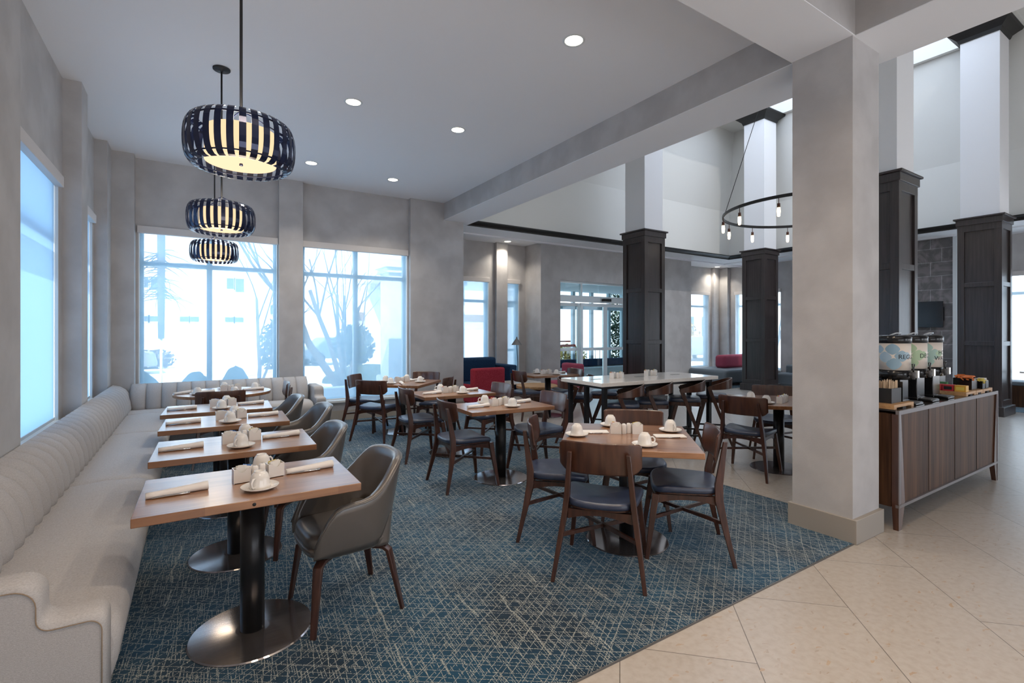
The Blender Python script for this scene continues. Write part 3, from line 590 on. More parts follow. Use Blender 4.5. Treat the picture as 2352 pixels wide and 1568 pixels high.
tr_ = tree((3.2, 12.9, -0.13), [(-0.66, 1.1, 2.9, 0.12), (-0.45, 1.2, 2.8, 0.075), (-0.18, 1.2, 2.6, 0.06), (0.08, 1.2, 2.6, 0.05), (0.26, 1.1, 2.4, 0.05)], 11, 'bare multi-trunked tree outside the back window beside the pillar')
tree((1.5, 15.5, -0.13), [(-0.05, 1.2, 2.6, 0.06), (0.25, 1.0, 2.2, 0.04)], 5, 'bare thin tree with branches at the upper right of the left back window', 4)
tree((22, 12.5, -0.13), [(0.1, 1.2, 2.4, 0.09), (-0.4, 1.0, 2.0, 0.06)], 8, 'bare tree outside the far corner windows', 4)
tree((18.6, 6.6, -0.13), [(0.1, 1.2, 2.4, 0.06), (-0.4, 1.0, 2.0, 0.05), (0.4, 1.0, 2.0, 0.05)], 9, 'bare branches outside the window behind the farthest dark column', 4)
def leafy(loc, rx, ry, rz, n, mat, label, name, seed, size=0.09, group=None):
    rr = random.Random(seed); mb = MB()
    for k in range(n):
        while True:
            p = Vector((rr.uniform(-1, 1), rr.uniform(-1, 1), rr.uniform(-1, 1)))
            if p.length < 1: break
        p = Vector((p.x * rx, p.y * ry, p.z * rz)); a = Vector((rr.uniform(-1, 1), rr.uniform(-1, 1), rr.uniform(-1, 1))).normalized(); b = a.orthogonal().normalized()
        c = a.cross(b); s = size * rr.uniform(.6, 1.3); mb.add([p - b * s, p + c * s * .5, p + b * s, p - c * s * .5], [(0, 1, 2, 3)])
    o = mb.build(name, mat, None, loc=loc); return tag(o, label, 'shrub', group)
leafy((3.55, 13.3, 1.15), 0.55, 0.4, 0.55, 900, 'leaf', 'dark leafy shrub growing behind the tree trunks outside', 'leafy_shrub', 4)
leafy((2.9, 24, 0.8), 0.55, 0.4, 1.3, 700, 'leaf', 'tall cone-shaped evergreen at the right edge of the left back window', 'evergreen_shrub', 6, 0.12)
leafy((-1.6, 27, 0.28), 0.9, 0.4, 0.45, 500, 'leafb', 'bronze shrub at the foot of the white apartment building', 'bronze_shrub', 7, 0.12)
leafy((12.6, 15.5, 0.45), 0.9, 0.5, 0.55, 900, 'leafo', 'yellow autumn shrub seen through the sliding door', 'autumn_shrub', 12, 0.09)
leafy((27.5, 21.5, 0.9), 1.1, 1.0, 1.3, 900, 'leafo', 'yellow-green rounded bush beside the white house', 'rounded_bush', 14, 0.14)
leafy((13.05, 13.2, 1.6), 0.35, 0.35, 1.7, 1200, 'leaf', 'tall climbing green plant outside the entrance glass', 'climbing_plant', 15, 0.07)
s = MB().rings(rock(1.5, 0.8, 0.55, amp=0.02, seed=5), True, False).build('planting_mound', 'leaf', None, loc=(4.9, 16.5, -0.13)); tag(s, 'low dark planting mound in the yard behind the tree', 'mound')
s = bx(-3, 3.4, 10.95, 11.3, -0.13, 0.30).build('garden_wall', 'trimw'); tag(s, 'low pale garden kerb outside behind the clipped shrubs', 'kerb')
# parked cars
def car(loc, rz, label, mat='carp'):
    t = empty('parked_car', loc, rz, label=label, cat='car', group='parked cars')
    body = [(-2.1, .35), (-2.15, .75), (-1.5, .88), (-0.9, 1.35), (0.7, 1.38), (1.35, .92), (2.05, .82), (2.15, .45), (2.1, .3)]
    MB().rings([[(x * k, y, z) for x, z in body] for y, k in ((-.82, .97), (-.7, 1), (.7, 1), (.82, .97))], True, True, False).build('body', mat, t, bevel=0.04)
    MB().rings([[(x, y, z) for x, z in ((-1.25, .92), (-.85, 1.28), (.62, 1.3), (1.1, .95))] for y in (-.835, .835)], True, True, False).build('windows', 'winout', t)
    for x in (-1.35, 1.35):
        for y in (-.75, .75): MB().cyl(0, 0, -.12, .12, .33, mat=Matrix.Translation((x, y, .33)) @ Matrix.Rotation(PI / 2, 4, 'X')).build('wheel', 'black', t)
    return t
car((6.2, 26, -0.13), 0.15, 'dark parked car behind the bare tree outside', 'winout')
car((25.2, 18.3, -0.13), 0.5, 'silver parked car outside the far corner window')
car((-3.4, 24.0, -0.13), 0.1, 'silver parked car far left outside the back window')
# entrance canopy and its posts
cn = empty('entrance_canopy', (3.6, 10.9, -0.13), label='large pale canopy over the drive outside the entrance', cat='canopy')
MB().box(2.0, 9.5, 1.3, 9.5, 3.55, 4.2).build('canopy_roof', 'trimw', cn)
def post(x, y, parent):
    MB().box(x - .34, x + .34, y - .3, y + .3, 0, 3.05).box(x - .42, x + .42, y - .38, y + .38, 0, .6).box(x - .40, x + .40, y - .36, y + .36, 3.0, 3.12).box(x - .46, x + .46, y - .42, y + .42, 3.12, 3.3).box(x - .3, x + .3, y - .28, y + .28, 3.3, 4.0).build('canopy_post', 'trimw', parent)
post(8.8, 9.0, cn); post(2.6, 9.0, cn); post(2.8, 2.5, cn)
pc_ = empty('porch_column', (3.6, 10.9, -0.13), label='square porch column right outside the second back window', cat='column'); post(0.50, 0.5, pc_)
rl = MB()
for k in range(18): rl.tube([(10.3 + k * 0.22, 14.0, -0.1), (10.3 + k * 0.22, 14.0, 0.9)], 0.012, 5)
rl.tube([(10.2, 14, .9), (14.2, 14, .9)], 0.02, 6)
tag(rl.build('iron_railing', 'rail'), 'dark iron railing outside the entrance glass', 'railing')

# ================================================================= LIGHTING IN THE ROOM
def downlight(x, y, z, label, e=10, spot=110, group='recessed dining ceiling lights', col=(1.0, 0.90, 0.76)):
    t = empty('recessed_downlight', (x, y, z), label=label, cat='ceiling light', group=group)
    MB().lathe([(0.072, -0.001), (0.078, -0.006), (0.090, -0.006), (0.094, 0.0)], 32).build('trim_ring', 'trimw', t)
    MB().lathe([(0.0, -0.003), (0.073, -0.003)], 32, smooth=False).build('lens', 'can', t)
    light('lamp', 'AREA', (0, 0, -0.02), e, col, 0.13, parent=t, spread=math.radians(spot))
    return t
for (x, y), lab in {(2.652, 3.18): 'recessed ceiling light nearest the front, largest of the five', (1.408, 5.287): 'recessed ceiling light right of the first barrel pendant', (2.655, 5.337): 'recessed ceiling light in the middle of the ceiling',
                    (1.409, 7.52): 'recessed ceiling light near the back wall, left one', (2.655, 7.64): 'recessed ceiling light near the back wall, right one'}.items():
    downlight(x, y, CZ, lab)
for (x, y), lab in {(6.12, 9.72): 'small recessed light over the bay window pillar', (12.30, 9.87): 'small recessed light over the wall left of the far corner window', (14.22, 9.87): 'small recessed light over the far corner'}.items():
    downlight(x, y, SF, lab, 8, 120, 'recessed lobby soffit lights')
for x, y in ((2.65, 1.0), (1.41, 1.0), (0.2, 0.9), (2.65, -1.2), (1.0, -1.2)): downlight(x, y, CZ, 'added fill downlight out of view behind the viewer', 12, 130, col=(1.0, 0.78, 0.56))  # unseen lamps added to give the foreground warm fill
# barrel pendants
def pendant(z):
    t = empty('barrel_pendant', (0, 0, 0), cat='pendant light')
    R = [(0.277 - 0.062 * abs(q / 6) ** 2.3, 0.130 * math.sin(q / 6 * PI / 2) if abs(q) < 6 else 0.130 * (1 if q > 0 else -1)) for q in range(6, -7, -1)]
    sh = empty('slat_cage', (0, 0, z)); sh.parent = t
    mb = MB()
    for k in range(30):
        a = 2 * PI * k / 30; w = 0.0165; rs = []
        u = Vector((math.cos(a), math.sin(a), 0)); v = Vector((-math.sin(a), math.cos(a), 0))
        for r, h in R: rs.append([u * (r + .0015) + v * w + Vector((0, 0, h)), u * (r + .0015) - v * w + Vector((0, 0, h)), u * (r - .0015) - v * w + Vector((0, 0, h)), u * (r - .0015) + v * w + Vector((0, 0, h))])
        mb.rings(rs, True, True, False)
    bpy.data.objects.remove(sh)
    cage = mb.build('slat_cage', 'ring', t, loc=(0, 0, z))
    hp = MB()
    for hz, r in ((0.100, 0.243), (-0.100, 0.243)): hp.tube([(r * math.cos(2 * PI * k / 40), r * math.sin(2 * PI * k / 40), hz) for k in range(40)], 0.0045, 6, closed=True)
    for k in range(3):
        a = 2 * PI * k / 3; hp.tube([(0, 0, 0.20), (0.243 * math.cos(a), 0.243 * math.sin(a), 0.100)], 0.004, 5)
    hp.build('hoop', 'ring', t, loc=(0, 0, z))
    MB().lathe([(0.178, 0.075), (0.178, -0.095)], 40).build('inner_shade', 'opal', t, loc=(0, 0, z))
    MB().lathe([(0.0, -0.097), (0.178, -0.097)], 40).build('bottom_diffuser', 'opal2', t, loc=(0, 0, z))
    MB().lathe([(0.0, -0.098), (0.009, -0.099), (0.010, -0.110), (0.0, -0.111)], 12).build('finial', 'ring', t, loc=(0, 0, z))
    MB().cyl(0, 0, z + 0.07, CZ - 0.01, 0.008, n=10).build('rod', 'blackm', t)
    MB().lathe([(0, CZ - 0.032), (0.012, CZ - 0.03), (0.014, CZ - 0.018), (0.068, CZ - 0.016), (0.072, CZ - 0.012), (0.072, CZ - 0.0005)], 32).build('ceiling_canopy', 'blackm', t)
    light('lamp', 'POINT', (0, 0, z - 0.20), 5, (1, 0.80, 0.55), 0.12, parent=t); light('lamp', 'POINT', (0, 0, z + 0.11), 4, (1, 0.93, 0.85), 0.10, parent=t)
    return t
pp = pendant(2.54)
place(pp, (0.22, 3.15, 0), 0.06, 'barrel pendant of dark blue slats, nearest and largest of three', 'slatted barrel pendants')
place(pp, (0.21, 5.273, 0), 0.11, 'barrel pendant of dark blue slats, middle one with its canopy on the ceiling', 'slatted barrel pendants')
place(pp, (0.22, 7.50, 0), 0.02, 'barrel pendant of dark blue slats, farthest and smallest, over the round table', 'slatted barrel pendants')
# ring chandelier in the lobby
rc = empty('ring_chandelier', (0, 0, 0), label='large black ring chandelier with small lit bulbs, left half showing beside the pale pillar', cat='chandelier')
RC = (10.25, 5.15, 3.82); RR = 1.0
RC = Vector((9.37, 4.68, 3.70)); RR = 1.4
MB().rings([[(RC.x + (RR + a) * math.cos(2 * PI * k / 72), RC.y + (RR + a) * math.sin(2 * PI * k / 72), RC.z + b) for a, b in ((-.012, -.025), (.012, -.025), (.012, .025), (-.012, .025))] for k in range(73)], True, False, False).build('ring', 'dark', rc)
for k in range(12):
    a = 2 * PI * (k + 0.35) / 12; x, y = RC.x + RR * math.cos(a), RC.y + RR * math.sin(a)
    sck = MB().cyl(x, y, RC.z - 0.12, RC.z - 0.02, 0.006, n=8).cyl(x, y, RC.z - 0.18, RC.z - 0.11, 0.024, n=12).build('socket', 'bulbend', rc)
    MB().lathe([(0.0, -0.18), (0.026, -0.18), (0.030, -0.24), (0.022, -0.32), (0.0, -0.33)], 14, (x, y, RC.z)).build('bulb', 'bulb', sck)
cb = MB()
for k in range(3):
    a = 2 * PI * k / 3 + 2.4; cb.tube([(RC.x + RR * math.cos(a), RC.y + RR * math.sin(a), RC.z), (RC.x + .25 * math.cos(a), RC.y + .25 * math.sin(a), LZ + 0.34)], 0.006, 6)
cb.build('suspension_cable', 'dark', rc)
# ================================================================= BANQUETTE
def banquette():
    t = empty('banquette', (0, 0, FL), label='long grey upholstered banquette running along the left wall and turning along the back windows', cat='banquette')
    HB = 0.785
    # channelled back cushions: each flute is a rounded vertical roll
    def back_profile():   # (distance from wall face outwards, z)
        return [(0.0, 0.40), (0.205, 0.42), (0.215, 0.50), (0.205, 0.59), (0.180, 0.67), (0.140, 0.73), (0.085, 0.77), (0.04, 0.785), (0.0, 0.79)]
    def flutes(p0, p1, n, out, name):
        p0 = Vector(p0); p1 = Vector(p1); d = (p1 - p0) / n; o = Vector(out); mb = MB(); pr = back_profile(); sec = 11
        rs = []
        for k in range(n):
            for j in range(sec):
                u = (1 - math.cos(PI * j / (sec - 1))) / 2; b = math.sin(PI * u) ** 0.42 if 0 < u < 1 else 0
                q = p0 + d * (k + u)
                rs.append([(q.x + o.x * (max(0, x - 0.055 * (1 - b)) if x > 0.01 else 0), q.y + o.y * (max(0, x - 0.055 * (1 - b)) if x > 0.01 else 0), z - (0.014 * (1 - b) if z > 0.6 and x > 0.02 else 0)) for x, z in pr])
        mb.rings(rs, False, False, True)
        for r in (rs[0], rs[-1]): mb.add(r, [tuple(range(len(r)))], False)
        return mb.build(name, 'linen', t)
    flutes((-0.91, 2.36, 0), (-0.91, 8.40, 0), 35, (1, 0, 0), 'channelled_back')
    flutes((-0.72, 8.40, 0), (1.50, 8.40, 0), 13, (0, -1, 0), 'channelled_back')
    def cushion(x0, x1, y0, y1, front, name='seat_cushion'):
        # rounded seat pad; front = 'x' (edge at x1) or 'y' (edge at y0)
        mb = MB(); N = 14; rs = []
        L0, L1 = (y0, y1) if front == 'x' else (x0, x1)
        dep = (x1 - x0) if front == 'x' else (y1 - y0)
        prof = [(0, .30), (0, .435), (0.05, .455), (dep * .5, .472), (dep - .10, .462), (dep - .045, .445), (dep - .015, .41), (dep - .004, .36), (dep - .02, .25), (dep - .06, .12), (dep - .075, .055)]
        for i in range(N + 1):
            u = i / N; e = min(u, 1 - u) * (L1 - L0); k = 0.016 * max(0, 1 - e / 0.05) ** 2; L = L0 + (L1 - L0) * u
            row = [((x0 + a if front == 'x' else L), (L if front == 'x' else y1 - a), z - k * (1 if z > .3 else 0)) for a, z in prof]
            rs.append(row)
        ts = [0, .006, .02, .05, .12, .3, .5, .7, .88, .95, .98, .994, 1]
        rs = []
        for u in ts:
            e = min(u, 1 - u) * (L1 - L0); k = 0.022 * max(0, 1 - e / 0.06) ** 2; L = L0 + (L1 - L0) * u
            rs.append([((x0 + max(0, a - k) if front == 'x' else L), (L if front == 'x' else y1 - max(0, a - k)), z - k * (1 if z > .3 else 0)) for a, z in prof])
        mb.rings(rs, False, False, True)
        for r in (rs[0], rs[-1]): mb.add(r, [tuple(range(len(r)))], False)
        return mb.build(name, 'linen', t)
    xf = -0.225
    for y0, y1 in ((2.34, 4.42), (4.42, 6.36), (6.36, 7.80)): cushion(-0.80, xf, y0, y1, 'x')
    cushion(-0.80, 0.25, 7.80, 8.30, 'y'); cushion(0.25, 1.50, 7.80, 8.30, 'y')
    MB().box(-0.90, xf - 0.11, 2.30, 8.40, 0, 0.07).box(-0.90, 1.60, 7.92, 8.40, 0, 0.07).build('plinth', 'toe', t)
    # stepped end arms
    def arm(mat4, name):
        def arc(cx, cz, r, a0, a1, n=6): return [(cx + r * math.cos(math.radians(a0 + (a1 - a0) * i / n)), cz + r * math.sin(math.radians(a0 + (a1 - a0) * i / n))) for i in range(n + 1)]
        pts = [(-0.44, 0.04), (0.215, 0.04)] + arc(0.175, 0.475, 0.04, 0, 90) + arc(0.085, 0.555, 0.04, 270, 180) + arc(-0.02, 0.600, 0.065, 0, 90) + [(-0.44, 0.667)]
        mb = MB(); rs = []
        for y, k in ((-.07, .018), (-.062, .006), (-.045, 0), (.045, 0), (.062, .006), (.07, .018)):
            rs.append([(x - (k if x > -0.4 else 0), y, z - (k if z > .2 else 0)) for x, z in pts])
        mb.rings(rs, True, True, True, mat4); a = mb.build(name, 'linen', t)
        q = [(x - .012, -.0725, z - .020) for x, z in pts[1:]]; MB().tube(q, 0.0018, 5, mat=mat4).build('seam', 'thread', a)
    arm(Matrix.Translation((-0.475, 2.30, 0)), 'end_arm')
    arm(Matrix.Translation((1.60, 8.0, 0)) @ Matrix.Rotation(-PI / 2, 4, 'Z') @ Matrix.Scale(-1, 4, (0, 1, 0)), 'end_arm')
    return t
banquette()
# ================================================================= TABLES
def table(w, d, zt=0.744, round_=False, disc=0.28, post=0.055):
    t = empty('dining_table', (0, 0, 0), cat='table')
    if round_:
        MB().lathe([(0, zt - .035), (w / 2 - .004, zt - .035), (w / 2, zt - .03), (w / 2, zt - .003), (w / 2 - .003, zt), (0, zt)], 56, smooth=False).build('tabletop', 'block', t)
    else:
        MB().box(-w / 2, w / 2, -d / 2, d / 2, zt - 0.038, zt).build('tabletop', 'block', t, bevel=0.003)
    MB().cyl(0, 0, 0.01, zt - 0.045, post, n=32).build('post', 'post', t)
    MB().box(-.2, .2, -.02, .02, zt - 0.052, zt - 0.038).box(-.02, .02, -.2, .2, zt - 0.052, zt - 0.038).build('mounting_plate', 'post', t)
    MB().lathe([(0, 0.014), (post + .02, 0.014), (disc - .006, 0.008), (disc, 0.003), (disc, 0), (0, 0)], 72, smooth=False).build('base_disc', 'steel', t)
    return t
ZT = 0.744 + FL
# ---- small tableware prototypes
def cup():
    t = empty('coffee_cup', cat='cup')
    MB().lathe([(0.0455, 0.0), (0.0475, 0.002), (0.046, 0.014), (0.042, 0.045), (0.036, 0.066), (0.028, 0.076), (0.024, 0.078), (0.024, 0.083), (0.021, 0.083), (0.020, 0.078), (0.0, 0.078)], 28).build('bowl', 'china', t)
    MB().tube([(0.040, 0, 0.054), (0.056, 0, 0.055), (0.068, 0, 0.042), (0.068, 0, 0.026), (0.056, 0, 0.015), (0.044, 0, 0.016)], [0.0045, 0.005, 0.005, 0.005, 0.005, 0.0045], 8).build('handle', 'china', t)
    return t
def saucer():
    o = MB().lathe([(0, 0.004), (0.028, 0.004), (0.034, 0.006), (0.060, 0.010), (0.081, 0.018), (0.083, 0.0195), (0.082, 0.015), (0.060, 0.005), (0.034, 0.0), (0, 0.0)], 36).build('saucer', 'china'); return tag(o, cat='saucer')
def napkin():
    t = empty('napkin_roll', cat='napkin')
    rs = []
    for i in range(9):
        u = i / 8; x = -0.120 + 0.24 * u; w = 0.019 + 0.010 * u; h = 0.013 + 0.006 * u
        rs.append([(x, w * math.cos(a) + 0.002 * math.sin(9 * u), max(0.0, h + h * math.sin(a)) + 0.0005 * math.sin(13 * u + a)) for a in [2 * PI * k / 16 for k in range(16)]])
    MB().rings(rs, True, True, True).build('cloth', 'linenw', t)
    MB().tube([(-0.10, -0.020, 0.004), (0.01, -0.027, 0.006), (0.045, -0.031, 0.006)], [0.003, 0.0035, 0.006], 6).build('knife_handle', 'cutlery', t)
    return t
def flat_napkin():
    t = empty('folded_napkin', cat='napkin')
    MB().box(-0.11, 0.11, -0.045, 0.045, 0, 0.012).build('cloth', 'linenw', t, bevel=0.005)
    MB().tube([(-0.09, -0.047, 0.004), (0.06, -0.047, 0.006)], 0.003, 6).build('knife_handle', 'cutlery', t)
    return t
def caddy(kind):
    t = empty('packet_caddy', cat='sugar caddy')
    mb = MB(); w, d, h, th = 0.038, 0.028, 0.070, 0.003
    mb.box(-w, w, -d, d, 0, th); mb.box(-w, -w + th, -d, d, 0, h); mb.box(w - th, w, -d, d, 0, h); mb.box(-w, w, d - th, d, 0, h)
    n = 12
    for k in range(n):   # front wall with a scooped lip
        x0 = -w + 2 * w * k / n; x1 = x0 + 2 * w / n
        def top(x): return h - (0.017 * math.sqrt(max(0, 1 - (x / 0.016) ** 2)) if abs(x) < 0.016 else 0)
        mb.add([(x0, -d, 0), (x1, -d, 0), (x1, -d, top(x1)), (x0, -d, top(x0)), (x0, -d + th, 0), (x1, -d + th, 0), (x1, -d + th, top(x1)), (x0, -d + th, top(x0))], [(0, 1, 2, 3), (7, 6, 5, 4), (3, 2, 6, 7)])
    mb.build('holder', 'china', t)
    rr = random.Random(kind)
    cols = (['packet'] * 3 + ['pink', 'yellow']) if kind == 1 else (['packet'] * 5 + ['blue'] if kind == 2 else ['packet'] * 4 + ['yellow', 'yellow'])
    for i, c in enumerate(cols):
        y = -d + .008 + i * (2 * d - .016) / (len(cols) - 1); a = rr.uniform(-.25, .25); x = rr.uniform(-.012, .012)
        MB().box(-.019, .019, -.0018, .0018, 0, .076, mat=Matrix.Translation((x, y, .006)) @ Matrix.Rotation(a, 4, 'Y') @ Matrix.Rotation(rr.uniform(-.15, .15), 4, 'X')).build('packet', c, t)
    return t
def shaker(nm, cat):
    t = empty(nm, cat=cat)
    MB().rings([[(x * k, y * k, z) for x, y in rrect(0, 0, .034, .034, .010)] for z, k in ((0, .94), (.003, 1), (.058, .92), (.068, .86), (.074, .6), (.076, .2))], True, True, True).build('body', 'china', t)
    MB().lathe([(0.0, .0770), (0.004, .0768), (0.0045, .075)], 10).build('top_holes', 'grey', t)
    return t
P_cup, P_sau, P_nap, P_flat, P_c1, P_c2, P_c3, P_salt, P_pep = cup(), saucer(), napkin(), flat_napkin(), caddy(1), caddy(2), caddy(3), shaker('salt_shaker', 'salt shaker'), shaker('pepper_shaker', 'pepper shaker')
def on(tx, ty, rz, u, v):
    c, s = math.cos(rz), math.sin(rz); return tx + u * c - v * s, ty + u * s + v * c
def setting(tx, ty, rz, tname, cups, naps, cad, z=ZT):
    """cups: (u, v, handle angle, where) ; naps: (u, v, angle, where, flat?) ; cad: (u, v, angle)"""
    for u, v, a, w in cups:
        x, y = on(tx, ty, rz, u, v)
        place(P_sau, (x, y, z + 0.0), 0, 'white saucer under the upturned cup at the %s of %s' % (w, tname), 'saucers on the dining tables')
        place(P_cup, (x, y, z + 0.0045), a, 'upturned white coffee cup at the %s of %s' % (w, tname), 'upturned cups on the dining tables')
    for n in naps:
        u, v, a, w = n[:4]; x, y = on(tx, ty, rz, u, v); fl = len(n) > 4
        place(P_flat if fl else P_nap, (x, y, z), rz + a, ('folded flat white napkin at the %s of %s' if fl else 'rolled white napkin at the %s of %s') % (w, tname), 'napkins on the dining tables')
    if cad:
        u, v, a = cad; 
        def q(du, dv): x, y = on(tx, ty, rz, u, v); c, s = math.cos(rz + a), math.sin(rz + a); return (x + du * c - dv * s, y + du * s + dv * c, z)
        place(P_c1 if cad[0] <= 0 else P_c2, q(-0.078, 0), rz + a, 'white caddy of coloured packets on %s' % tname, 'packet caddies')
        place(P_c3, q(0.078, 0.01), rz + a + 0.1, 'white caddy of white packets on %s' % tname, 'packet caddies')
        place(P_salt, q(-0.019, -0.012), rz + a, 'white square salt shaker between the caddies on %s' % tname, 'salt and pepper shakers')
        place(P_pep, q(0.019, 0.012), rz + a, 'white square pepper shaker between the caddies on %s' % tname, 'salt and pepper shakers')
PT = table(0.915, 0.62)
BT = [(0.245, 2.79, -0.012, 'the nearest banquette table'), (0.24, 3.815, -0.03, 'the second banquette table'), (0.235, 4.865, -0.04, 'the third banquette table'), (0.21, 5.735, -0.05, 'the fourth banquette table')]
for i, (x, y, r, nm) in enumerate(BT):
    place(PT, (x, y, FL), r, 'rectangular wooden pedestal table, ' + nm.replace('the ', '', 1) + (' with a knotted edge' if i == 0 else ' counting from the front'), 'wooden tables along the banquette')
    setting(x, y, r, nm, [(0.02, -0.15, -2.2, 'near side'), (0.06, 0.21, 0.6, 'far side')], [(-0.31, -0.03, 0.12, 'banquette end'), (0.28, 0.06, 0.10, 'chair end')], (0.03, 0.03, 0.10))
kn = MB().lathe([(0, 0), (0.007, 0.0005), (0.008, -0.001)], 12, mat=Matrix.Translation((0.225, 2.79 - 0.3115, ZT - 0.02)) @ Matrix.Rotation(PI / 2, 4, 'X')).build('edge_knot', 'blackm', None); tag(kn, 'small dark knot in the front edge of the nearest banquette table', 'knot')
kn.parent = bpy.data.objects['dining_table']; kn.matrix_parent_inverse = (Matrix.Translation((0.245, 2.79, FL)) @ Matrix.Rotation(-0.012, 4, 'Z')).inverted()
for k_ in ('label', 'category'): del kn[k_]
place(PT, (2.645, 4.335, FL), -0.075, 'rectangular wooden pedestal table in the middle, nearer of the middle pair', 'wooden tables in the middle')
setting(2.645, 4.335, -0.075, 'the nearer middle table', [(0.05, -0.16, 0.3, 'near side'), (-0.10, 0.17, 2.6, 'far side')], [(-0.27, -0.04, 0.08, 'left end'), (0.26, 0.05, 0.05, 'right end')], (-0.01, 0.0, 0.2))
place(PT, (2.69, 5.58, FL), -0.06, 'rectangular wooden pedestal table in the middle, farther of the middle pair', 'wooden tables in the middle')
setting(2.69, 5.58, -0.06, 'the farther middle table', [(0.08, -0.16, 0.3, 'near side'), (-0.08, 0.18, 2.6, 'far side')], [(-0.27, -0.04, 0.08, 'left end'), (0.26, 0.05, 0.05, 'right end')], (-0.02, 0.0, 0.2))
PS = table(0.90, 0.90, disc=0.29)
place(PS, (2.625, 2.555, FL), math.radians(-43), 'square wooden table set cornerwise in the right foreground with four chairs', 'square tables set cornerwise')
setting(2.625, 2.555, math.radians(-43), 'the foreground square table', [(-0.355, -0.06, 0.6, 'left corner'), (-0.11, 0.36, 0.8, 'back edge'), (0.33, 0.22, -1.9, 'right corner'), (0.10, -0.30, -0.5, 'front edge')],
        [(-0.24, 0.08, 0.17, 'left side', 1), (0.30, 0.02, 0.14, 'right side', 1)], (0.0, 0.09, 0.1))
place(PS, (2.62, 7.13, FL), math.radians(45), 'square wooden table set cornerwise in front of the second back window', 'square tables set cornerwise')
setting(2.62, 7.13, math.radians(45), 'the square window table', [(-0.28, 0.05, 1, 'left corner'), (0.02, 0.28, 1, 'back edge'), (0.28, 0.05, 2, 'right corner'), (0.02, -0.28, 1, 'front edge')], [(-0.30, -0.14, 0.6, 'left side'), (0.26, -0.12, -0.6, 'right side')], (0.0, 0.0, -0.6))
place(PS, (5.42, 3.00, 0), math.radians(45), 'square wooden table set cornerwise, half hidden behind the pale foreground pillar', 'square tables set cornerwise')
setting(5.42, 3.00, math.radians(45), 'the half-hidden pillar table', [(-0.28, 0.20, 1, 'left corner'), (0.02, 0.28, 1, 'back edge'), (0.02, -0.28, 1, 'front edge')], [], (-0.15, 0.0, -0.6), 0.744)
place(PT, (5.35, 7.14, 0), -0.10, 'rectangular wooden pedestal table beyond the middle pair, before the entrance wall', 'wooden tables in the middle')
setting(5.35, 7.14, -0.10, 'the table before the entrance', [(0.08, -0.16, 0.3, 'near side'), (-0.12, 0.18, 2.6, 'far side')], [(0.28, 0.05, 0.05, 'right end')], (-0.02, 0.02, 0.2), 0.744)
rt = table(1.07, 1.07, round_=True, disc=0.32)
place(rt, (0.31, 7.20, FL), 0.3, 'round wooden table in the banquette corner beneath the farthest pendant')
setting(0.31, 7.20, 0, 'the round corner table', [(-0.28, -0.19, 3.0, 'left side'), (0.02, 0.34, 1.0, 'back side'), (0.36, 0.10, 0.5, 'right side'), (0.10, -0.33, -1.0, 'front side')], [(-0.42, 0.0, 0.6, 'left side'), (0.33, -0.02, 0.05, 'right side'), (-0.22, -0.05, 0.2, 'inner left side')], (0.08, 0.06, 0.05))
# extra pepper pot shown loose on the foreground square table
# ---- long white counter-height table
ct = empty('communal_table', (4.925, 4.535, 0), math.radians(-3.2), label='long white counter-height table on black square legs', cat='table')
MB().box(-1.0, 1.0, -0.40, 0.40, 0.868, 0.912).build('tabletop', 'quartz', ct, bevel=0.003)
for x in (-0.90, 0.90):
    for y in (-0.33, 0.0, 0.33): MB().box(x - .024, x + .024, y - .024, y + .024, 0, 0.868).build('leg', 'post', ct)
for x in (-0.02,): MB().box(x - .03, x + .03, -.03, .03, 0, 0.868).build('leg', 'post', ct)
MB().box(-.93, .93, -.355, -.325, 0.835, .868).box(-.93, .93, .325, .355, 0.835, .868).box(-.93, -.9, -.35, .35, 0.835, .868).box(.9, .93, -.35, .35, 0.835, .868).build('apron', 'post', ct)
MB().box(-0.90, 0.90, -.012, .012, 0.16, 0.19).build('foot_rail', 'post', ct)
for x in (-0.72, 0.0, 0.66): MB().box(x - .075, x + .075, 0.02, 0.055, 0.912, 0.9135).build('power_hatch', 'blackm', ct)
for i, (x, y, w) in enumerate(((4.53, 4.60, 'left'), (5.18, 4.62, 'right'))):
    place(P_c1, (x - .06, y, 0.912), 0.5, 'white packet caddy with coloured packets at the %s of the long white table' % w, 'packet caddies')
    place(P_c3, (x + .06, y - .03, 0.912), 0.5, 'white packet caddy with white packets at the %s of the long white table' % w, 'packet caddies')
    place(P_salt, (x - .005, y - .035, 0.912), 0.5, 'white square salt shaker at the %s of the long white table' % w, 'salt and pepper shakers')
    place(P_pep, (x + .01, y + .03, 0.912), 0.5, 'white square pepper shaker at the %s of the long white table' % w, 'salt and pepper shakers')
cd = empty('power_cord', (5.45, 4.5, 0), label='thin black cord hanging from the long white table to the floor', cat='cord')
MB().tube([(0, 0, .84), (.02, 0, .5), (-.05, .02, .25), (.03, .0, .17), (.06, -.03, .22), (.0, -.05, .10), (-.1, -.2, .005), (-.2, -.5, .005)], 0.005, 6).build('cable', 'black', cd)
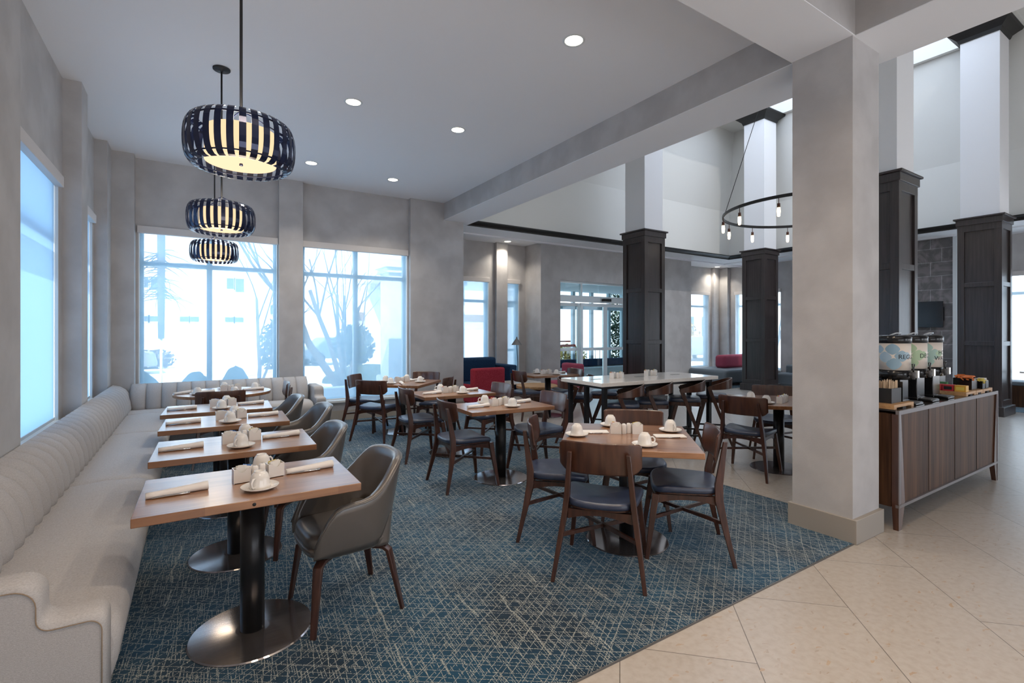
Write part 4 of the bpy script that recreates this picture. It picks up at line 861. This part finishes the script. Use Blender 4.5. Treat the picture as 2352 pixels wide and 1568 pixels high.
# ================================================================= CHAIRS
def dining_chair():
    t = empty('dining_chair', cat='chair')
    # seat pad: wide at front, rounded, slightly dished
    rs = []
    for z, k in ((.425, .975), (.432, 1.0), (.450, 1.0), (.460, .975), (.4635, .93)):
        ring = []
        for i in range(40):
            a = 2 * PI * i / 40; ca, sa = math.cos(a), math.sin(a)
            x = abs(ca) ** .42 * (1 if ca > 0 else -1) * .225; y = abs(sa) ** .42 * (1 if sa > 0 else -1)
            y *= (0.232 + 0.10 * x) * (1 - .10 * max(0, -x / .225) ** 3)
            ring.append((x * k, y * k, z + (0.020 * (abs(y) / .24) ** 2 if z > .44 else 0.014 * (abs(y) / .24) ** 2) - 0.012 * max(0, (x - .15) / .08) + .010 * max(0, (-x - .12) / .1)))
        rs.append(ring)
    mb = MB().rings(rs, True, False, True)
    top = rs[-1]; mb.add([(0, 0, .4575)] + top, [(0, i + 1, (i + 1) % 40 + 1) for i in range(40)], True)
    mb.add(rs[0], [tuple(reversed(range(40)))], False)
    mb.build('seat', 'navy', t)
    MB().rings([[(x * .985, y * .985, z - .010) for x, y, z in rs[0]], [(x * .99, y * .99, z) for x, y, z in rs[0]]], True, True, False).build('seat_board', 'chairwood', t)
    fr = MB()
    for s in (-1, 1):
        fr.rings([[(x, s * (y + o), z) for x, z in q] for o, q in ()], True) if False else None
        pr = []
        for i in range(9):
            u = i / 8; x = -.185 + .385 * u; dep = .030 + .030 * (abs(u - .5) * 2) ** 2; y = s * (.188 + .014 * u)
            pr.append([(x, y - .010, .418), (x, y + .010, .418), (x, y + .010, .418 - dep), (x, y - .010, .418 - dep)])
        fr.rings(pr, True, True, False)
    for x, yy in ((-.185, .19), (.195, .2)):
        pr = []
        for i in range(9):
            u = i / 8; y = -yy + 2 * yy * u; dep = .028 + .032 * (abs(u - .5) * 2) ** 2
            pr.append([(x - .010, y, .418), (x + .010, y, .418), (x + .010, y, .418 - dep), (x - .010, y, .418 - dep)])
        fr.rings(pr, True, True, False)
    fr.build('seat_frame', 'chairwood', t)
    for s in (-1, 1):
        MB().bar((.265, s * .252, 0), (.205, s * .205, .418), .024, .026, .036, .046).build('leg', 'chairwood', t, bevel=0.003)
        P = [(-.275, s * .268, 0), (-.225, s * .236, .22), (-.190, s * .208, .40), (-.190, s * .196, .50), (-.235, s * .172, .775)]
        Wd = [(.023, .025), (.030, .038), (.034, .052), (.033, .050), (.026, .026)]; rs2 = []
        for p, (w, h) in zip(P, Wd):
            x, y, z = p; rs2.append([(x - h / 2, y - w / 2, z), (x + h / 2, y - w / 2, z), (x + h / 2, y + w / 2, z), (x - h / 2, y + w / 2, z)])
        MB().rings(rs2, True, True, False).build('leg', 'chairwood', t, bevel=0.003)
        MB().bar((-.215, s * .228, .262), (.225, -s * .215, .262 + (.0 if s > 0 else .0)), .018, .022).build('stretcher', 'chairwood', t)
    # curved backrest panel
    N = 33; rs3 = []; zc = .735; h = .098
    R = .62
    for i in range(N):
        u = -1 + 2 * i / (N - 1); a = u * .405; x = -.212 + R * (1 - math.cos(a)); y = R * math.sin(a)
        e = max(0, abs(u) - .86) / .14; hh = h * (1 - .12 * e ** 3); lo = h * (1 - .50 * max(0, (abs(u) - .62) / .38) ** 2.6)
        nx, ny = math.cos(a), -math.sin(a)
        zt, zb = zc + hh, zc - lo
        def P_(o, z): k = -(z - zc) * .14; return (x + nx * o + k, y + ny * o, z)
        rs3.append([P_(.006, zb), P_(.006, zb + .01), P_(.006, zt - .01), P_(.003, zt), P_(-.003, zt), P_(-.006, zt - .01), P_(-.006, zb + .01), P_(-.004, zb)])
    MB().rings(rs3, True, True, True).build('backrest', 'chairpanel', t, bevel=0.0)
    return t
DC = dining_chair()
CH = [(2.19, 2.335, 40, 'dark wood chair with its back to the viewer at the foreground square table', FL), (2.315, 2.965, -40, 'dark wood chair on the left of the foreground square table', FL),
      (2.875, 2.255, 135, 'dark wood chair on the right of the foreground square table', FL), (3.00, 2.84, 226, 'dark wood chair at the far side of the foreground square table', FL),
      (2.235, 4.385, -3, 'dark wood chair at the left end of the nearer middle table', FL), (3.14, 4.33, 178, 'dark wood chair at the right end of the nearer middle table', FL),
      (2.28, 5.61, 0, 'dark wood chair at the left end of the farther middle table', FL), (3.17, 5.46, 180, 'dark wood chair at the right end of the farther middle table', FL),
      (2.17, 6.86, 40, 'dark wood chair nearest the viewer at the square window table', FL), (2.22, 7.66, -40, 'dark wood chair at the left window side of the square window table', FL),
      (3.11, 7.57, 222, 'dark wood chair by the wall pillar at the square window table', FL), (3.03, 6.78, 137, 'dark wood chair on the near right of the square window table', FL),
      (4.90, 7.12, -4, 'dark wood chair at the left end of the table before the entrance wall', 0), (5.66, 6.98, 175, 'dark wood chair at the right end of the table before the entrance wall', 0),
      (4.97, 3.08, 14, 'dark wood chair just left of the pale pillar, seen from behind', 0), (5.92, 3.32, 215, 'dark wood chair mostly hidden behind the pale pillar', 0),
      (0.25, 6.62, 90, 'dark wood chair with its back to the viewer at the round corner table', FL), (0.84, 7.14, 176, 'dark wood chair seen edge-on at the right of the round corner table', FL)]
for x, y, a, lab, z in CH: place(DC, (x, y, z), math.radians(a), lab, 'dark wood dining chairs')
# ---- grey leather tub chairs
def tub_chair():
    t = empty('tub_chair', cat='armchair')
    # shell faces +X.  s runs 0 (left arm front) .. 1 (right arm front) ; back at s=.5
    N = 36
    def plan(u, w, b, f):      # u -1..1 ; U shaped plan, half width w, back depth b, front reach f
        a = abs(u); sg = 1 if u >= 0 else -1
        if a < .62:
            q = a / .62 * PI / 2; e = .80
            return (-b * math.cos(q) ** e, sg * w * math.sin(q) ** e)
        q = (a - .62) / .38; return (f * q, sg * w * (1 - .02 * q))
    def top(u):
        a = abs(u)
        if a < .22: return .815 - .012 * (a / .22) ** 2
        if a < .62: q = (a - .22) / .40; q = q * q * (3 - 2 * q); return .803 - .175 * q
        if a < .80: return .628 - .012 * (a - .62) / .18
        q = (a - .80) / .20; return .616 - .185 * q ** 1.6
    def bot(u):
        a = abs(u)
        if a < .30: return .505
        if a < .45: q = (a - .30) / .15; q = q * q * (3 - 2 * q); return .505 - .135 * q
        return .370
    out, inn = [], []
    lev = [0, .12, .35, .6, .85, 1]
    rs = []
    for i in range(N + 1):
        u = -1 + 2 * i / N; zt, zb = top(u), bot(u); col = []
        for k in lev:
            z = zb + (zt - zb) * k; g = (z - .36) / .46; g = max(0, g)
            w = .215 + .075 * g ** .7; b = .205 + .085 * g ** .9; x, y = plan(u, w, b, .225 + .0 * g); col.append((x, y, z))
        for k in (1.02,):
            z = zt + .010; g = (z - .36) / .46; w = .205 + .070 * g ** .7; b = .195 + .080 * g ** .9; x, y = plan(u, w, b, .215); col.append((x, y, z))
        for k in reversed(lev):
            z = zb + (zt - zb) * k; g = max(0, (z - .36) / .46); w = .178 + .070 * g ** .7; b = .165 + .085 * g ** .9; x, y = plan(u, w, b, .215); col.append((x, y, max(z, .40)))
        rs.append(col)
    MB().rings(rs, True, True, True).build('shell', 'leather', t)
    pip = []
    for i in range(N + 1):
        u = -1 + 2 * i / N; z = top(u) - .004; g = (z - .36) / .46; x, y = plan(u, .217 + .075 * g ** .7, .207 + .085 * g ** .9, .227); pip.append((x, y, z))
    MB().tube(pip, 0.0035, 6).build('piping', 'leather', t)
    def srect(w, x0, x1, n=32, p=.45):
        cx, hx = (x0 + x1) / 2, (x1 - x0) / 2
        return [(cx + hx * abs(math.cos(a)) ** p * (1 if math.cos(a) > 0 else -1), w * abs(math.sin(a)) ** p * (1 if math.sin(a) > 0 else -1)) for a in [2 * PI * k / n for k in range(n)]]
    cu = MB(); sec = [(.395, .96), (.41, 1.0), (.445, 1.0), (.460, .96), (.466, .85)]
    rr_ = [[(x * k + .004, y * k, z) for x, y in srect(.195, -.175, .232)] for z, k in sec]
    cu.rings(rr_, True, False, True); cu.add([(.02, 0, .470)] + rr_[-1], [(0, i + 1, (i + 1) % 32 + 1) for i in range(32)], True)
    cu.build('seat_cushion', 'leather', t)
    pan = [[(x * k + .004, y * k, z) for x, y in srect(.214, -.205, .242, p=.5)] for z, k in ((.335, .62), (.345, .84), (.365, .96), (.395, 1.0), (.405, .99))]
    MB().rings(pan, True, True, True).build('seat_pan', 'leather', t)
    MB().rings([[(x, y, z) for x, y in srect(.196, -.212 + (z - .37) * -.12, -.06, p=.75)] for z in (.350, .37, .44, .500, .506)], True, True, True).build('rear_seat_shell', 'leather', t)
    for sx, sy in ((1, 1), (1, -1), (-1, 1), (-1, -1)):
        P = [(sx * .10 + .01, sy * .11, .338), (sx * .165 + .01, sy * .165, .335), (sx * .185 + .01, sy * .182, .315), (sx * .232, sy * .232, 0)]
        d = Vector((sx, sy, 0)).normalized(); n_ = Vector((-d.y, d.x, 0)); r4 = []
        T = [Vector((0, 0, .009)), (Vector((0, 0, .009)) + d * .004), d * .010 + Vector((0, 0, .002)), d * .008]; Wq = [.024, .024, .024, .014]
        for p, tt, wq in zip(P, T, Wq): p = Vector(p); r4.append([p - n_ * wq - tt, p + n_ * wq - tt, p + n_ * wq + tt, p - n_ * wq + tt])
        MB().rings(r4, True, True, False).build('leg', 'armleg', t, bevel=0.002)
    return t
TC = tub_chair()
for x, y, a, lab in ((0.70, 2.79, 184, 'grey leather tub chair at the nearest banquette table'), (0.66, 3.80, 184, 'grey leather tub chair at the second banquette table'),
                     (0.80, 4.88, 184, 'grey leather tub chair pulled out from the third banquette table'), (0.70, 5.72, 184, 'grey leather tub chair at the fourth banquette table, farthest back')):
    place(TC, (x, y, FL), math.radians(a), lab, 'grey leather tub chairs')
# ---- bar stools
def stool():
    t = empty('bar_stool', cat='bar stool')
    def sq(w, x0, x1, n=32, p=.35):
        cx, hx = (x0 + x1) / 2, (x1 - x0) / 2
        return [(cx + hx * abs(math.cos(a)) ** p * (1 if math.cos(a) > 0 else -1), w * abs(math.sin(a)) ** p * (1 if math.sin(a) > 0 else -1)) for a in [2 * PI * k / n for k in range(n)]]
    rr_ = [[(x * k, y * k, z) for x, y in sq(.205, -.20, .20)] for z, k in ((.602, .96), (.610, 1), (.632, 1), (.647, .95), (.654, .85))]
    MB().rings(rr_, True, False, True).add([(0, 0, .658)] + rr_[-1], [(0, i + 1, (i + 1) % 32 + 1) for i in range(32)], True).build('seat', 'navy', t)
    MB().rings([[(x, y, z) for x, y in sq(.205, -.20, .20, p=.2)] for z in (.555, .602)], True, True, False).build('seat_frame', 'chairwood', t)
    for s in (-1, 1):
        MB().bar((.045, s * .222, .765), (-.245, s * .235, 0), .024, .050, .022, .028, up=(1, 0, 0)).build('leg', 'chairwood', t, bevel=0.003)
        MB().bar((.10, s * .215, .565), (.235, s * .225, 0), .024, .040, .022, .028, up=(1, 0, 0)).build('leg', 'chairwood', t, bevel=0.003)
        MB().bar((-.175, s * .232, .19), (.19, s * .222, .19), .018, .022).build('foot_rail', 'post', t)
    MB().bar((.19, -.222, .19), (.19, .222, .19), .018, .022).build('foot_rail', 'post', t)
    MB().bar((-.18, -.232, .19), (-.18, .232, .19), .018, .022).build('foot_rail', 'post', t)
    N = 25; rs = []
    for i in range(N):
        u = -1 + 2 * i / (N - 1); q = u * PI / 2; e = .75
        x = .05 - .30 * abs(math.cos(q)) ** e; y = .236 * abs(math.sin(q)) ** e * (1 if u > 0 else -1)
        hh = .024 + .044 * abs(math.cos(q)) ** .8; zc = .750 + .062 * abs(math.cos(q)) ** .9
        nx, ny = -math.cos(q), math.sin(q) * .8; k = .007
        rs.append([(x - nx * k, y - ny * k, zc - hh), (x + nx * k, y + ny * k, zc - hh), (x + nx * k * 1.6, y + ny * k, zc + hh), (x - nx * k * .6, y - ny * k, zc + hh)])
    MB().rings(rs, True, True, False).build('backrest', 'chairpanel', t, bevel=0.003)
    return t
BS = stool()
for x, y, a, lab in ((4.37, 4.33, 136, 'bar stool on the near side of the long white table, leftmost of four'), (4.88, 4.33, 136, 'bar stool on the near side of the long white table, second from the left'),
                     (5.42, 4.25, 130, 'bar stool on the near side of the long white table, third from the left'), (5.98, 4.24, 128, 'bar stool on the near side of the long white table, rightmost of four'),
                     (4.42, 5.24, -50, 'bar stool on the far side of the long white table, leftmost'), (5.00, 5.30, -48, 'bar stool on the far side of the long white table, second from the left'), (5.60, 5.26, -46, 'bar stool on the far side of the long white table, third from the left')):
    place(BS, (x, y, 0), math.radians(a), lab, 'bar stools at the long white table')
# ================================================================= LOBBY SEATING
def soft(x0, x1, y0, y1, z0, z1): return MB().box(x0, x1, y0, y1, z0, z1)
sf = empty('loveseat', (5.42, 9.45, 0), label='navy blue loveseat in front of the bay window', cat='sofa')
soft(-.85, .50, -.40, .40, .12, .42).build('seat', 'navyf', sf, bevel=0.05, seg=3)
soft(-.85, .35, .18, .42, .40, .93).build('backrest', 'navyf', sf, bevel=0.06, seg=3)
soft(.33, .52, -.42, .42, .10, .78).build('side_arm', 'navyf', sf, bevel=0.04, seg=3)
for x in (-.75, .42):
    for y in (-.33, .33): MB().cyl(x, y, 0, .13, .015, .022, 8).build('leg', 'blackm', sf)
rcch = empty('lounge_chair', (4.73, 8.55, 0), math.radians(4), label='crimson upholstered lounge chair seen from behind, in front of the navy loveseat', cat='armchair')
soft(-.37, .37, -.36, -.22, .10, .81).build('backrest', 'crimson', rcch, bevel=0.04, seg=3)
soft(-.35, .35, -.24, .36, .16, .44).build('seat', 'crimson', rcch, bevel=0.05, seg=3)
for s_ in (-1, 1): soft(min(s_ * .37, s_ * .29), max(s_ * .37, s_ * .29), -.26, .30, .14, .50).build('arm', 'crimson', rcch, bevel=0.04, seg=3)
for x in (-.3, .3):
    for y in (-.28, .28): MB().bar((x * 1.1, y * 1.15, 0), (x, y, .18), .02, .02, .032, .032).build('leg', 'chairwood', rcch)
pk = empty('lounge_chair', (6.72, 8.35, 0), math.radians(0), label='rose pink lounge chair behind the table before the entrance wall', cat='armchair')
soft(.12, .30, -.30, .30, .14, .82).build('backrest', 'rose', pk, bevel=0.05, seg=3)
soft(-.34, .18, -.32, .32, .14, .45).build('seat', 'rose', pk, bevel=0.07, seg=3)
for x in (-.25, .2):
    for y in (-.24, .24): MB().cyl(x, y, 0, .15, .014, .02, 8).build('leg', 'blackm', pk)
lt = empty('coffee_table', (5.75, 8.75, 0), label='low white-topped lounge table between the crimson chair and the navy loveseat', cat='low table')
MB().box(-.42, .42, -.28, .28, .42, .45).build('tabletop', 'quartz', lt, bevel=0.004)
for x in (-.38, .38):
    for y in (-.24, .24): MB().box(x - .015, x + .015, y - .015, y + .015, 0, .42).build('leg', 'chairwood', lt)
dt = empty('drum_table', (5.72, 8.0, 0), label='round low wooden side table on the tile near the entrance wall', cat='low table')
MB().lathe([(0, .45), (.40, .45), (.41, .44), (.41, .40), (.38, .40)], 40, smooth=False).build('tabletop', 'bamboo', dt)
MB().cyl(0, 0, 0, .40, .10, .16).build('pedestal', 'chairwood', dt)
fl_ = empty('floor_lamp', (6.40, 9.72, 0), label='slim floor lamp with a small cone shade before the slim bay window', cat='floor lamp')
MB().cyl(0, 0, 0, .02, .13).build('base', 'blackm', fl_); MB().tube([(0, 0, .02), (.0, 0, .8), (-.03, 0, 1.28)], .008, 8).build('pole', 'blackm', fl_)
MB().lathe([(0.125, 1.195), (0.022, 1.345), (0.010, 1.385)], 24, (-.03, 0, 0)).build('lamp_shade', 'grey', fl_)
isl = empty('island_seat', (13.30, 8.8, FL), label='blue grey island bench with a rose bolster back near the far corner windows', cat='island seat')
soft(-1.15, 1.3, -.60, .60, .06, .45).build('seat', 'greyf', isl, bevel=0.08, seg=4)
soft(-.45, 1.2, -.14, .22, .44, .82).build('bolster', 'rose', isl, bevel=0.09, seg=4)
MB().box(-1.05, 1.2, -.5, .5, 0, .07).build('plinth', 'toe', isl)
gc = empty('lounge_chair', (13.3, 6.95, 0), label='low grey lounge seat partly hidden behind the pale foreground pillar edge', cat='armchair')
soft(-.3, .3, -.3, .3, .08, .42).build('seat', 'greyf', gc, bevel=0.06, seg=3); soft(.12, .3, -.3, .3, .38, .62).build('backrest', 'greyf', gc, bevel=0.05, seg=3)
for x in (-.22, .22):
    for y in (-.22, .22): MB().cyl(x, y, 0, .09, .02, n=8).build('leg', 'blackm', gc)
wbx = tag(bx(14.70, 14.80, 6.55, 6.95, 2.03, 2.15).build('wall_box', 'lgrey', None, bevel=0.02), 'small pale box fixed high on the far wall right of the farthest dark column', 'wall box')
# booth seats at the far right
bs = empty('booth_bench', (14.1, 2.75, FL), label='brown booth bench at the far right edge below the window', cat='bench')
MB().box(-.3, .3, -1.6, .5, 0, .42).build('bench_base', 'planks', bs); soft(-.3, .3, -1.6, .5, .42, .50).build('seat_pad', 'greyf', bs, bevel=.02)
bt = empty('booth_table', (13.5, 2.35, FL), label='small pale table in front of the booth bench at the far right edge', cat='table')
MB().box(-.3, .3, -.35, .35, .71, .74).build('tabletop', 'quartz', bt); MB().cyl(0, 0, 0, .71, .04).build('post', 'post', bt); MB().cyl(0, 0, 0, .012, .25).build('base_disc', 'steel', bt)
# television on the stone wall
tv = empty('television', (13.9, 4.22, 1.60), label='black wall television on the grey slate tile wall', cat='television')
MB().box(-.06, -.03, -.19, .58, 0, .58).build('screen', 'tv', tv, bevel=.004); MB().box(-.03, 0, -.2, .2, .15, .45).build('wall_mount', 'blackm', tv)
# ================================================================= COFFEE SIDEBOARD
X0, X1, Y0, Y1, TZ = 4.46, 6.86, 1.56, 2.10, 0.905
sb = empty('sideboard', (0, 0, 0), label='walnut plank coffee sideboard with grey metal edging behind the pale pillar', cat='sideboard')
MB().box(X0 + .045, X1 - .045, Y0 + .012, Y1 - .012, .185, TZ - .03).build('body', 'planks', sb)
MB().box(X0 + .02, X1 - .02, Y0 + .004, Y1 - .004, TZ - .012, TZ).build('countertop', 'topdark', sb)
ed = MB(); ed.box(X0, X1, Y0 - .003, Y0 + .02, TZ - .032, TZ - .002); ed.box(X0, X0 + .035, Y0 - .003, Y0 + .003, .2, TZ - .03); ed.box(X1 - .025, X1, Y0 - .003, Y0 + .01, .0, TZ - .03); ed.box(X0, X1, Y0 - .003, Y0 + .02, .170, .192)
ed.build('metal_edging', 'edge', sb)
for dx in (.62, 1.22, 1.80): MB().box(X0 + dx - .0012, X0 + dx + .0012, Y0 + .009, Y0 + .014, .19, TZ - .03).build('door_gap', 'toe', sb)
for (xa, sgn) in ((X0, 1), (X1, -1)):
    for (ya, sy) in ((Y0, 1), (Y1, -1)):
        m_ = MB(); w1, w2 = .115, .055
        m_.rings([[(xa, ya, 0.0), (xa + sgn * .055, ya, 0), (xa + sgn * .055, ya + sy * .035, 0), (xa, ya + sy * .035, 0)], [(xa, ya, .20), (xa + sgn * w1, ya, .20), (xa + sgn * w1, ya + sy * .045, .20), (xa, ya + sy * .045, .20)], [(xa, ya, TZ - .03), (xa + sgn * .045, ya, TZ - .03), (xa + sgn * .045, ya + sy * .045, TZ - .03), (xa, ya + sy * .045, TZ - .03)]], True, True, False)
        m_.build('leg', 'chairpanel', sb)
MB().box(X0 - .0, X0 + .05, Y0 + .05, Y1 - .05, .17, TZ - .03).build('side_panel', 'planks', sb)
def dispenser(x, y, lines, c1, c2, label, rz=0):
    t = empty('beverage_dispenser', (x, y, TZ), rz, label=label, cat='coffee dispenser', group='beverage dispensers')
    MB().box(-.095, .095, -.03, .17, 0, .03).box(-.085, .085, -.02, .16, .02, .205).build('stand', 'black', t, bevel=.006)
    MB().cyl(0, .05, .200, .285, .108).build('lower_collar', 'black', t)
    MB().cyl(0, .05, .278, .500, .112, n=48).build('tank', 'label', t)
    MB().lathe([(.112, .500), (.118, .505), (.118, .555), (.10, .568), (0, .570)], 40, (0, .05, 0)).build('lid', 'black', t)
    MB().tube([(-.09, .05, .565), (-.05, .02, .585), (.05, .02, .585), (.09, .05, .565)], .006, 6).build('lid_handle', 'acrylic', t)
    def wrapped(poly, name, mat):   # flat print bent round the tank, front at angle -90deg
        m = MB(); n = len(poly); R_ = .1128
        pts = [(R_ * math.sin(u / .112), .05 - R_ * math.cos(u / .112), z) for u, z in poly]
        m.add(pts, [tuple(range(n))]); return m.build(name, mat, t)
    for (cu, cz, s_, mt) in ((-.150, .452, .040, c1), (-.205, .385, .040, c2), (-.085, .395, .040, c1), (-.140, .330, .042, c1), (-.045, .400, .026, c2), (-.25, .45, .03, c2)):
        m = MB(); R_ = .1124; n_ = 12; pr = [(cu + s_ * 1.30 * abs(math.cos(a)) ** 1.35 * (1 if math.cos(a) > 0 else -1), cz + s_ * 1.15 * abs(math.sin(a)) ** 1.35 * (1 if math.sin(a) > 0 else -1)) for a in [2 * PI * q / 24 for q in range(24)]]
        for q in range(12):    # horizontal strips follow the curve of the tank
            A, B_ = pr[q], pr[(q + 1)] ; A2, B2 = pr[-q % 24], pr[(-q - 1) % 24]
            if q < 12: m.add([(R_ * math.sin(u / .112), .05 - R_ * math.cos(u / .112), z) for u, z in (A, B_, B2, A2)], [(0, 1, 2, 3)])
        m.build('printed_diamond', mt, t)
    for k, ln in enumerate(lines):
        o = text('lettering', ln, .052, 'ink', t, (0, 0, 0), (0, 0, 0)); W_ = max(v.co.x for v in o.data.vertices)
        u0 = -W_ / 2
        for v in o.data.vertices:
            u = u0 + v.co.x; z = .372 - k * .050 + v.co.y + (.020 if len(lines) > 1 else 0); v.co = Vector((.1134 * math.sin(u / .112), .05 - .1134 * math.cos(u / .112), z))
    # tap
    MB().cyl(0, 0, 0, .05, .014, n=14, mat=Matrix.Translation((0, -.035, .245)) @ Matrix.Rotation(PI / 2, 4, 'X')).cyl(0, -.082, .205, .265, .012, .018, 14).build('tap', 'slate', t)
    MB().tube([(-.005, -.082, .262), (-.008, -.082, .290), (-.024, -.082, .330), (.024, -.082, .330), (.008, -.082, .290), (.005, -.082, .262)], .0045, 8).build('tap_handle', 'black', t)
    MB().box(.020, .024, -.105, -.060, .215, .275).box(.020, .055, -.105, -.101, .215, .275).box(.051, .055, -.105, -.060, .215, .275).build('sight_guard', 'acrylic', t)
    MB().box(-.080, .080, -.125, -.025, 0, .022).build('drip_tray', 'black', t, bevel=.006); MB().box(-.07, .07, -.115, -.035, .021, .025).build('drip_grate', 'slate', t)
    return t
dispenser(4.97, 1.72, ['REGULAR'], 'lblue', 'lblue2', 'beverage dispenser lettered REGULAR, nearest the pale pillar')
dispenser(5.32, 1.72, ['DECAF'], 'lgreen', 'lgreen', 'beverage dispenser lettered DECAF, middle of three')
dispenser(5.68, 1.72, ['HOT', 'WATER'], 'lteal', 'lgreen', 'beverage dispenser lettered HOT WATER, farthest of three')
def board(x0, x1, y0, y1, label):
    t = empty('serving_board', ((x0 + x1) / 2, (y0 + y1) / 2, TZ), label=label, cat='serving board', group='bamboo serving boards'); w, d = (x1 - x0) / 2, (y1 - y0) / 2
    MB().box(-w, w, -d, d, .012, .036).box(-w, -w + .05, -d, d, 0, .012).box(w - .05, w, -d, d, 0, .012).build('board', 'bamboo', t, bevel=.002)
    MB().box(-.03, .03, -d - .001, -d + .02, 0, .013).build('finger_slot', 'toe', t); return t
board(4.49, 4.865, 1.60, 1.86, 'bamboo serving board under the wooden stirrers'); board(5.99, 6.26, 1.575, 1.86, 'bamboo serving board under the red and gold tea boxes')
board(6.27, 6.46, 1.575, 1.84, 'bamboo serving board under the orange packets'); board(6.47, 6.75, 1.575, 1.84, 'bamboo serving board at the far end of the sideboard')
BZ_ = TZ + .036
sh = empty('stirrer_holder', (4.66, 1.70, BZ_), label='black box packed with wooden stirrers', cat='stirrer holder')
h_ = MB(); h_.box(-.09, .09, -.055, .055, 0, .004)
for a in ((-.09, .09, -.055, -.051), (-.09, .09, .051, .055), (-.09, -.086, -.055, .055), (.086, .09, -.055, .055)): h_.box(*a, 0, .115)
h_.build('box', 'blackm', sh)
rr = random.Random(5); stv = []
for i in range(48):
    x = -.078 + .156 * (i % 16) / 15 + rr.uniform(-.002, .002); y = -.035 + .035 * (i // 16); a = rr.uniform(-.06, .06)
    o_ = MB().box(-.004, .004, -.001, .001, 0, .165 + rr.uniform(-.008, .01), mat=Matrix.Translation((x, y, .005)) @ Matrix.Rotation(a, 4, 'Y')).build('wooden_stirrer', 'stick', None, loc=(4.66, 1.70, BZ_))
    tag(o_, 'flat wooden stirrer standing in the black box by the dispensers', 'stirrer', 'wooden stirrers')
nh = empty('lid_holder', (4.765, 1.70, BZ_), label='black upright lid holder beside the stirrer box', cat='lid holder')
MB().box(.0, .004, -.06, .06, 0, .16).box(.0, .09, -.06, .06, 0, .006).build('frame', 'black', nh)
MB().cyl(0, 0, 0, .07, .040, n=24, mat=Matrix.Translation((.050, 0, .008))).build('lid_stack', 'linenw', nh)
def bin_(x, y, w, d, h, mat, n, label, cat='packet tub', z=BZ_, sz=.03, seed=1, rim='black'):
    t = empty('packet_tub', (x, y, z), label=label, cat=cat, group='black packet tubs')
    m = MB(); m.box(-w, w, -d, d, 0, .004)
    for a in ((-w, w, -d, -d + .004), (-w, w, d - .004, d), (-w, -w + .004, -d, d), (w - .004, w, -d, d)): m.box(*a, 0, h)
    m.build('tub', 'black', t); r_ = random.Random(seed)
    for k in range(n):
        M4 = Matrix.Translation((r_.uniform(-w * .75, w * .75), r_.uniform(-d * .75, d * .75), h - .012 + r_.uniform(0, .028))) @ Matrix.Rotation(r_.uniform(0, 3), 4, 'Z') @ Matrix.Rotation(r_.uniform(-1.0, 1.0), 4, 'X')
        o = MB().box(-sz, sz, -sz * .6, sz * .6, -.003, .003, mat=M4).build('packet', mat, t)
    m2 = MB().box(-w + .006, w - .006, -d + .006, d - .006, .006, h - .02).build('packet_fill', mat, t)
bin_(6.16, 1.93, .06, .06, .15, 'blue', 14, 'black tub of blue packets beside the hot water dispenser', z=TZ, seed=2)
bin_(6.38, 1.93, .075, .07, .15, 'linenw', 14, 'black tub of white creamer cups', z=TZ, seed=3)
bin_(6.355, 1.68, .08, .07, .11, 'orange', 24, 'black tub heaped with orange packets', seed=4)
bin_(6.53, 1.63, .04, .045, .075, 'yellow', 14, 'small black caddy of yellow packets', seed=5, sz=.024)
bin_(6.63, 1.63, .04, .045, .075, 'packet', 10, 'small black caddy of pale packets at the end of the sideboard', seed=6, sz=.024)
def teabox(x, y, mat, label, top=None, z=BZ_):
    t = empty('tea_box', (x, y, z), label=label, cat='tea box', group='tea boxes')
    MB().box(-.038, .038, -.042, .042, 0, .058).build('carton', mat, t, bevel=.002); MB().box(-.0395, -.038, -.03, .03, .014, .044).build('printed_panel', top or 'packet', t)
teabox(6.05, 1.805, 'red', 'red tea box with a pale panel, leftmost on the bamboo board'); teabox(6.05, 1.715, 'red', 'red tea box with a dark panel, middle of the bamboo board', 'blackm'); teabox(6.05, 1.625, 'gold', 'golden yellow tea box on the bamboo board', 'yellow')
tb_ = empty('tea_box', (6.13, 1.80, BZ_), label='green tea box standing behind the red boxes', cat='tea box', group='tea boxes'); MB().box(-.022, .022, -.05, .05, 0, .075).build('carton', 'green', tb_, bevel=.002)
